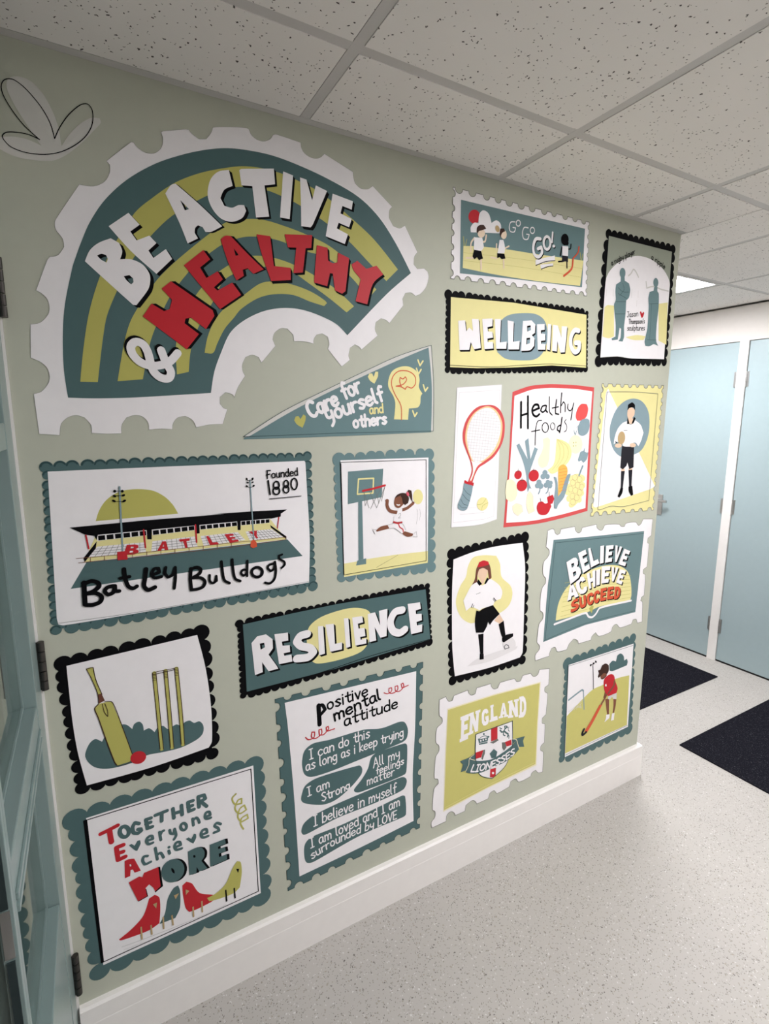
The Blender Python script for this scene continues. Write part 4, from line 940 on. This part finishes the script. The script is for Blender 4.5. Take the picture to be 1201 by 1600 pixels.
s.part('squiggle', RED, 4, ST('240,555 260,570 295,555 300,520 282,520 280,555 310,560 345,530 345,500 328,505 330,540 360,535 390,500 388,482 375,490 380,515 430,498', 7), label='red squiggle below left')
for o, lines in (('218,700 235,640 290,595 400,570 620,505 740,495 850,455 890,455 912,500 905,560 870,590 600,700 400,780 280,815 235,800 218,750', (('I can do this','262,702 665,552',66,8),('as long as i keep trying','238,778 885,545',64,8))),
 ('215,930 240,870 320,820 590,740 612,760 605,800 540,880 440,965 350,998 240,990 212,970', (('I am','250,945 402,878',60,8),('Strong','345,980 535,890',58,8))),
 ('560,895 610,830 650,760 670,690 710,655 890,595 908,610 905,750 890,800 600,915 565,915', (('All my','682,758 862,684',64,7),('feelings','700,800 888,728',47,6.5),('matter','640,872 825,802',56,7))),
 ('212,1170 230,1120 290,1070 450,990 860,820 895,820 905,850 880,900 700,985 450,1085 260,1185 225,1195', (('I believe in myself','290,1142 838,915',70,8),)),
 ('235,1260 280,1210 500,1120 870,940 895,945 900,1060 880,1080 600,1200 300,1370 250,1380 232,1340', (('I am loved and I am','270,1285 862,1000',66,8),('surrounded by LOVE','278,1358 400,1278 560,1198 700,1146 842,1086',58,8)))):
    sp = s.part('speech_shape', TEAL, 3, FL(o, thr=80))
    s.part('lettering', WHITE, 4, *[TX(*l) for l in lines], parent=sp)

# England stamp
s = Sticker('D2', '560,1260', 'white perforated stamp sticker with a shield and ribbon on olive yellow, bottom right')
o = ('95,375 95,520 120,545 118,590 70,640 62,770 90,800 90,850 60,905 48,1100 80,1110 85,1150 45,1200 30,1390 55,1410 52,1460 20,1510 25,1560 155,1500 165,1440 200,1410 230,1420 240,1445 330,1405 340,1350 400,1305 430,1320 440,1338 545,1290 560,1240 600,1215 630,1240 740,1180 755,1130 800,1105 830,1135 935,1085 950,1050 985,1025 1010,1050 1050,1040 1055,860 1030,840 1035,800 1065,770 1070,600 1045,590 1045,545 1080,510 1095,320 1070,300 1070,260 1105,235 1112,85 1020,95 1005,140 970,160 945,140 940,130 865,150 845,200 810,205 785,180 655,215 635,265 600,275 575,250 570,225 440,265 425,320 390,332 365,310 358,285 230,335 215,380 185,390 165,370 155,345')
s.part('stamp_border', WHITE, 1, FL(o, thr=60)); s.part('stamp_edge_line', GREYLINE, 2, ST(o, 4, True, True, 60))
s.part('panel_edge', CREAM, 2, FL('168,458 600,323 1032,208 1006,600 992,980 550,1188 130,1412 145,900', False))
s.part('panel', LIME, 3, FL('174,468 600,333 1022,220 998,600 983,968 550,1178 137,1395 155,900', False), label='olive yellow panel')
s.part('panel_line', LEMON, 4, ST('150,1370 550,1160 975,955', 3))
words_rows = [('E','298,530 365,503 358,735 290,765'),('N','378,498 462,466 450,662 370,700'),('G','482,470 545,448 552,600 486,625'),('L','570,425 612,410 635,558 566,580'),('A','660,408 712,398 722,530 652,545'),('N','738,385 816,365 822,530 738,542'),('D','840,345 896,335 898,530 835,540')]
for ch, q in words_rows: s.part('white_letter', WHITE, 4, BL(ch, q, slab=1))
sh = s.part('shield', WHITE, 5, FL('428,692 768,568 768,780 740,900 690,1000 580,1100 500,1085 455,1050 425,900', thr=35))
s.part('shield_line', TEALDARK, 9, ST('428,692 768,568 768,780 740,900 690,1000 580,1100 500,1085 455,1050 425,900', 6, True, True, 35), parent=sh)
s.part('red_cross', RED, 6, FL('570,640 630,615 630,735 570,760', False), FL('@G3 550,515 640,490 635,610 590,645 545,640', False), FL('@G3 320,255 440,215 410,330 315,355', False), FL('@G3 780,90 880,50 885,135 805,160', False), parent=sh)
s.part('cross_mark', WHITE, 7, EL(588,1050,10,11), parent=sh)
s.part('ball_patches', GREYLINE, 7, FL('@G3 540,100 600,70 660,35 682,60 600,112', False), FL('@G3 730,95 780,90 805,170 765,225 735,180', False), FL('@G3 440,215 468,205 465,270 430,365 410,350', False), parent=sh)
s.part('ball_patches', TEAL, 7, FL('@G3 605,195 660,240 640,330 570,345 540,270', False), parent=sh)
s.part('crown', TEAL, 6, FL('452,742 545,718 536,775 460,790', False), *[EL(x,y,9,9) for x,y in ((458,740),(545,715),(503,690))], ST('460,738 480,718 503,708 525,708 543,716',6), parent=sh)
s.part('crown_marks', WHITE, 7, *[EL(x,y,7,8) for x,y in ((475,752),(498,745),(522,738))], ST('462,775 536,758',4), parent=sh)
s.part('lion', TEAL, 6, ST('655,655 672,672 690,660 700,640 716,628',14), ST('690,660 712,680 728,690 722,715',14), ST('690,665 684,695 700,705',10), ST('650,632 668,642',8), ST('700,640 694,618 715,618 722,632',10), ST('735,625 730,650 740,665',6), ST('712,680 735,705 735,730',8), parent=sh)
rb = s.part('ribbon', TEAL, 8, FL('@G3 168,560 212,440 225,345 310,376 420,380 560,360 720,270 880,150 955,65 1000,200 900,310 760,410 560,500 420,560 300,580 200,572', thr=50), FL('@G3 310,265 220,330 75,390 125,440 88,558 168,530 212,440 230,350 312,372', False), FL('@G3 890,50 1000,20 1090,-5 1060,70 1080,162 1000,165 955,65 900,120', False))
s.part('ribbon_line', CREAM, 9, ST('@G3 300,280 225,345 212,440 165,545',9), ST('@G3 225,345 270,362 312,372',9), ST('@G3 895,40 955,50 975,110 1000,190',9), parent=rb)
s.part('lettering', WHITE, 10, TX('LIONESSES', '@G3 232,548 330,546 450,522 600,474 760,388 935,268', 98, 22, 0.12), parent=rb)

# hockey stamp
s = Sticker('D1', '500,1440', 'teal scalloped sticker of a child in a red shirt with a hockey stick')
b, _ = scallop('190,415 930,135 890,1150 125,1500', (9, 11, 9, 14))
s.part('scalloped_border', TEAL, 1, b)
s.part('panel', WHITE, 2, FL('195,430 940,185 875,1130 150,1480', False))
s.part('panel_line', TEALDARK, 5, ST('200,440 930,205',4), ST('165,1450 868,1112',4), ST('196,432 152,1478',9))
s.part('field', LIME, 3, FL('180,1010 280,900 380,795 480,705 600,650 750,580 890,545 862,1108 162,1432', thr=50), label='lime playing field')
s.part('cloud', TEAL, 3, FL('665,492 662,420 700,380 738,388 752,322 790,297 825,325 832,378 862,357 872,390 862,432 700,498', thr=60))
l = s.part('floodlight', CHARCOAL, 4, ST('475,425 480,560 482,700', 11), ST('448,435 510,392', 5)); s.part('lamps', BLACK, 5, EL(451,430,9,14,20), EL(483,410,10,12), EL(509,390,9,14,-20), parent=l)
g = s.part('goal_frame', BLUE, 4, ST('202,825 350,712 368,722', 20), ST('368,720 375,930', 15), label='grey goal frame'); s.part('net', MIST, 4, *[ST(t,4,sm=False) for t in ('200,960 360,830','230,955 350,860','260,940 300,890 340,900','300,900 290,930','330,870 345,915 300,905')], parent=g)
f = s.part('player_figure', BROWN, 5, FL('540,500 570,470 640,500 625,560 590,592 565,580 560,540'), label='face of the hockey player')
s.part('arm', BROWN, 5, ST('625,720 605,790', 28), parent=f)
for q in ('615,815 660,805 657,990 637,987 625,900', '708,815 742,810 735,880 716,970 698,970 708,890'): s.part('leg', BROWN, 5, FL(q), parent=f)
s.part('hair', DARKBROWN, 6, FL('560,480 580,430 620,410 655,430 655,490 635,530 600,520 570,545 540,575 530,560 545,520 530,490'), ST('632,540 600,575 570,585', 10), parent=f)
s.part('shirt', RED, 6, FL('625,560 680,530 715,548 725,600 755,690 740,748 650,780 608,720 598,660 600,600'), parent=f)
s.part('shirt_badge', WHITE, 7, FL('613,650 625,638 632,668 612,670'), parent=f)
s.part('arm', BROWN, 7, ST('718,612 712,660 650,745', 26), parent=f)
s.part('shorts', MIST, 6, FL('650,782 745,742 742,815 705,812 692,785 668,820 643,812', thr=30), parent=f)
s.part('shoe', WHITE, 6, FL('625,992 665,985 660,1030 605,1077 620,1035'), FL('692,977 720,972 712,1050 678,1062'), parent=f)
k = s.part('hockey_stick', ORANGE, 7, FL('548,880 585,868 480,1070 405,1198 378,1178 440,1080'), label='orange hockey stick'); s.part('stick_grip', BROWN, 8, ST('628,768 600,820 570,870', 24), parent=k); s.part('stick_head', CHARCOAL, 8, ST('372,1158 352,1205 362,1218 395,1190', 28), parent=k)

# TEAM stamp
s = Sticker('F1', '640,1190', 'teal scalloped sticker with four cartoon birds below red and teal words')
b, _ = scallop('105,375 1050,85 1100,790 225,1185', (9, 9, 9, 11), 1.05)
s.part('scalloped_border', TEAL, 1, b)
s.part('panel', WHITE, 2, FL('152,370 1048,88 1088,772 245,1158', False))
s.part('panel_line', BLACK, 3, ST('140,385 1035,107 1075,762 235,1145', 5, True, False), ST('150,385 240,1140', 14))
CUR[0] = 'G2'
s.part('red_initial', RED, 4, ST('130,300 195,268 258,235',28), ST('198,280 206,330 212,360',34))
s.part('red_initial', RED, 4, ST('300,382 248,402 262,495 315,470',30, thr=40), ST('252,448 300,432',28))
s.part('red_initial', RED, 4, FL('310,502 345,488 382,484 432,575 385,590 372,566 355,570 352,615 312,632', thr=40, holes=('347,528 358,525 362,540 350,544',)))
s.part('lettering', TEAL, 4, ES(308,283,34,40,27), *[ST(t,25,thr=60) for t in ('418,222 388,215 370,250 378,290 410,295 435,275 430,262 410,265','508,180 470,192 482,258 518,245','472,224 505,212','540,160 628,125','588,150 588,203','672,110 680,180','736,85 742,155','675,148 738,128','822,50 785,62 793,130 830,115','787,96 818,86','862,20 868,98','862,20 905,8 915,35 880,55 925,92')], label='teal word, first line')
s.part('lettering', TEAL, 4, FL('342,385 362,374 385,388 405,352 425,345 430,372 405,426 390,424'), ES(752,245,22,26,20), *[ST(t,19,thr=90) for t in ('475,352 522,336 515,315 490,320 473,350 490,375 522,365','572,285 582,345','576,312 590,282 603,275','648,270 656,296 680,298 684,262','685,265 696,310 680,340','820,185 826,235','822,200 845,178 862,192 870,215','915,172 952,158 945,135 920,140 912,170 925,186 956,178')], label='teal word, second line')
s.part('lettering', TEAL, 4, FL('768,337 790,325 810,337 830,298 845,300 846,330 825,372 805,362'), *[ST(t,19,thr=90) for t in ('482,465 455,470 446,500 465,526 506,508','540,405 556,490','552,458 580,442 602,475','640,425 648,446','642,398 643,400','688,400 730,382 722,360 695,366 685,398 700,418 738,408','885,307 928,290 922,265 895,272 882,305 898,326 936,315','1030,225 1000,218 985,240 1010,255 1018,275 980,290')], label='teal word, third line')
def big_letter(shape, m, nm):
    u = unit('600,500')*(0.6 if m is RED else 1); L = s.part(nm, m, 6, shape)
    s.part('printed_side', BLACK, 5, [shift(shape, 18*q*u, -5*q*u) for q in (.33, .66, 1)], parent=L)
L = s.part('red_initial', RED, 6, FL('340,662 418,618 444,622 456,590 562,546 580,690 540,728 524,700 494,676 466,706 478,764 410,802', False))
s.part('printed_side', BLACK, 5, FL('555,549 576,544 598,690 540,738 536,728 578,688', False), FL('405,800 476,764 466,706 473,712 486,766 416,806', False), parent=L); big_letter(ES(672,574,50,55,62), TEAL, 'teal_letter')
big_letter(FL('785,430 850,400 890,402 908,430 905,470 885,500 930,555 870,580 850,545 848,590 795,608', True, ('822,460 838,455 842,472 828,478',), 40), TEAL, 'teal_letter')
big_letter(FL('948,380 1062,335 1068,372 1010,395 1012,412 1062,395 1068,428 1015,446 1018,472 1075,450 1078,490 952,545', False), TEAL, 'teal_letter')
CUR[0] = 'F1'
s.part('squiggle', OLIVE, 4, ST('955,240 935,265 950,295 985,290 985,265 965,275 950,320 975,345 1010,325 1000,300 975,320 965,365 985,390 1020,370 1015,350 985,370 980,400 995,428', 8))
for m, o, bk_, lg, lm, lab in ((RED,'328,1020 400,960 460,890 490,800 520,780 545,795 550,860 545,932 490,970 400,1005 340,1024','510,830 532,820 528,852',('447,953 452,1015','500,943 505,990'),TAN,'red bird, leftmost'),
 (TEAL,'545,937 575,880 590,800 620,745 645,730 656,760 655,850 630,905','622,782 650,770 632,802',('565,900 568,960','612,890 618,940'),TAN,'teal bird'),
 (RED,'670,770 668,730 690,710 720,720 760,770 830,780 860,790 820,820 740,860 705,872 685,850','685,750 705,758 686,780',('725,845 728,895','772,815 775,870'),TAN,'red bird facing left'),
 (OLIVE,'800,797 850,770 900,720 935,640 960,600 980,605 986,660 975,740 940,772 860,802 812,814','955,640 972,640 966,662',('900,755 905,812','945,745 950,795'),BLACK,'olive bird, rightmost')):
    bd = s.part('bird', m, 4 if m is not OLIVE else 6, FL(o), label=lab)
    s.part('beak', TAN if m is not OLIVE else BLACK, 7, FL(bk_, False), parent=bd); s.part('leg', lm, 7, ST(lg[0], 7), parent=bd); s.part('leg', lm, 7, ST(lg[1], 7), parent=bd)
s.part('ground_lines', PALEGREY, 3, ST('345,1060 450,1022 700,925 900,835', 3), ST('355,1075 480,1030', 2))
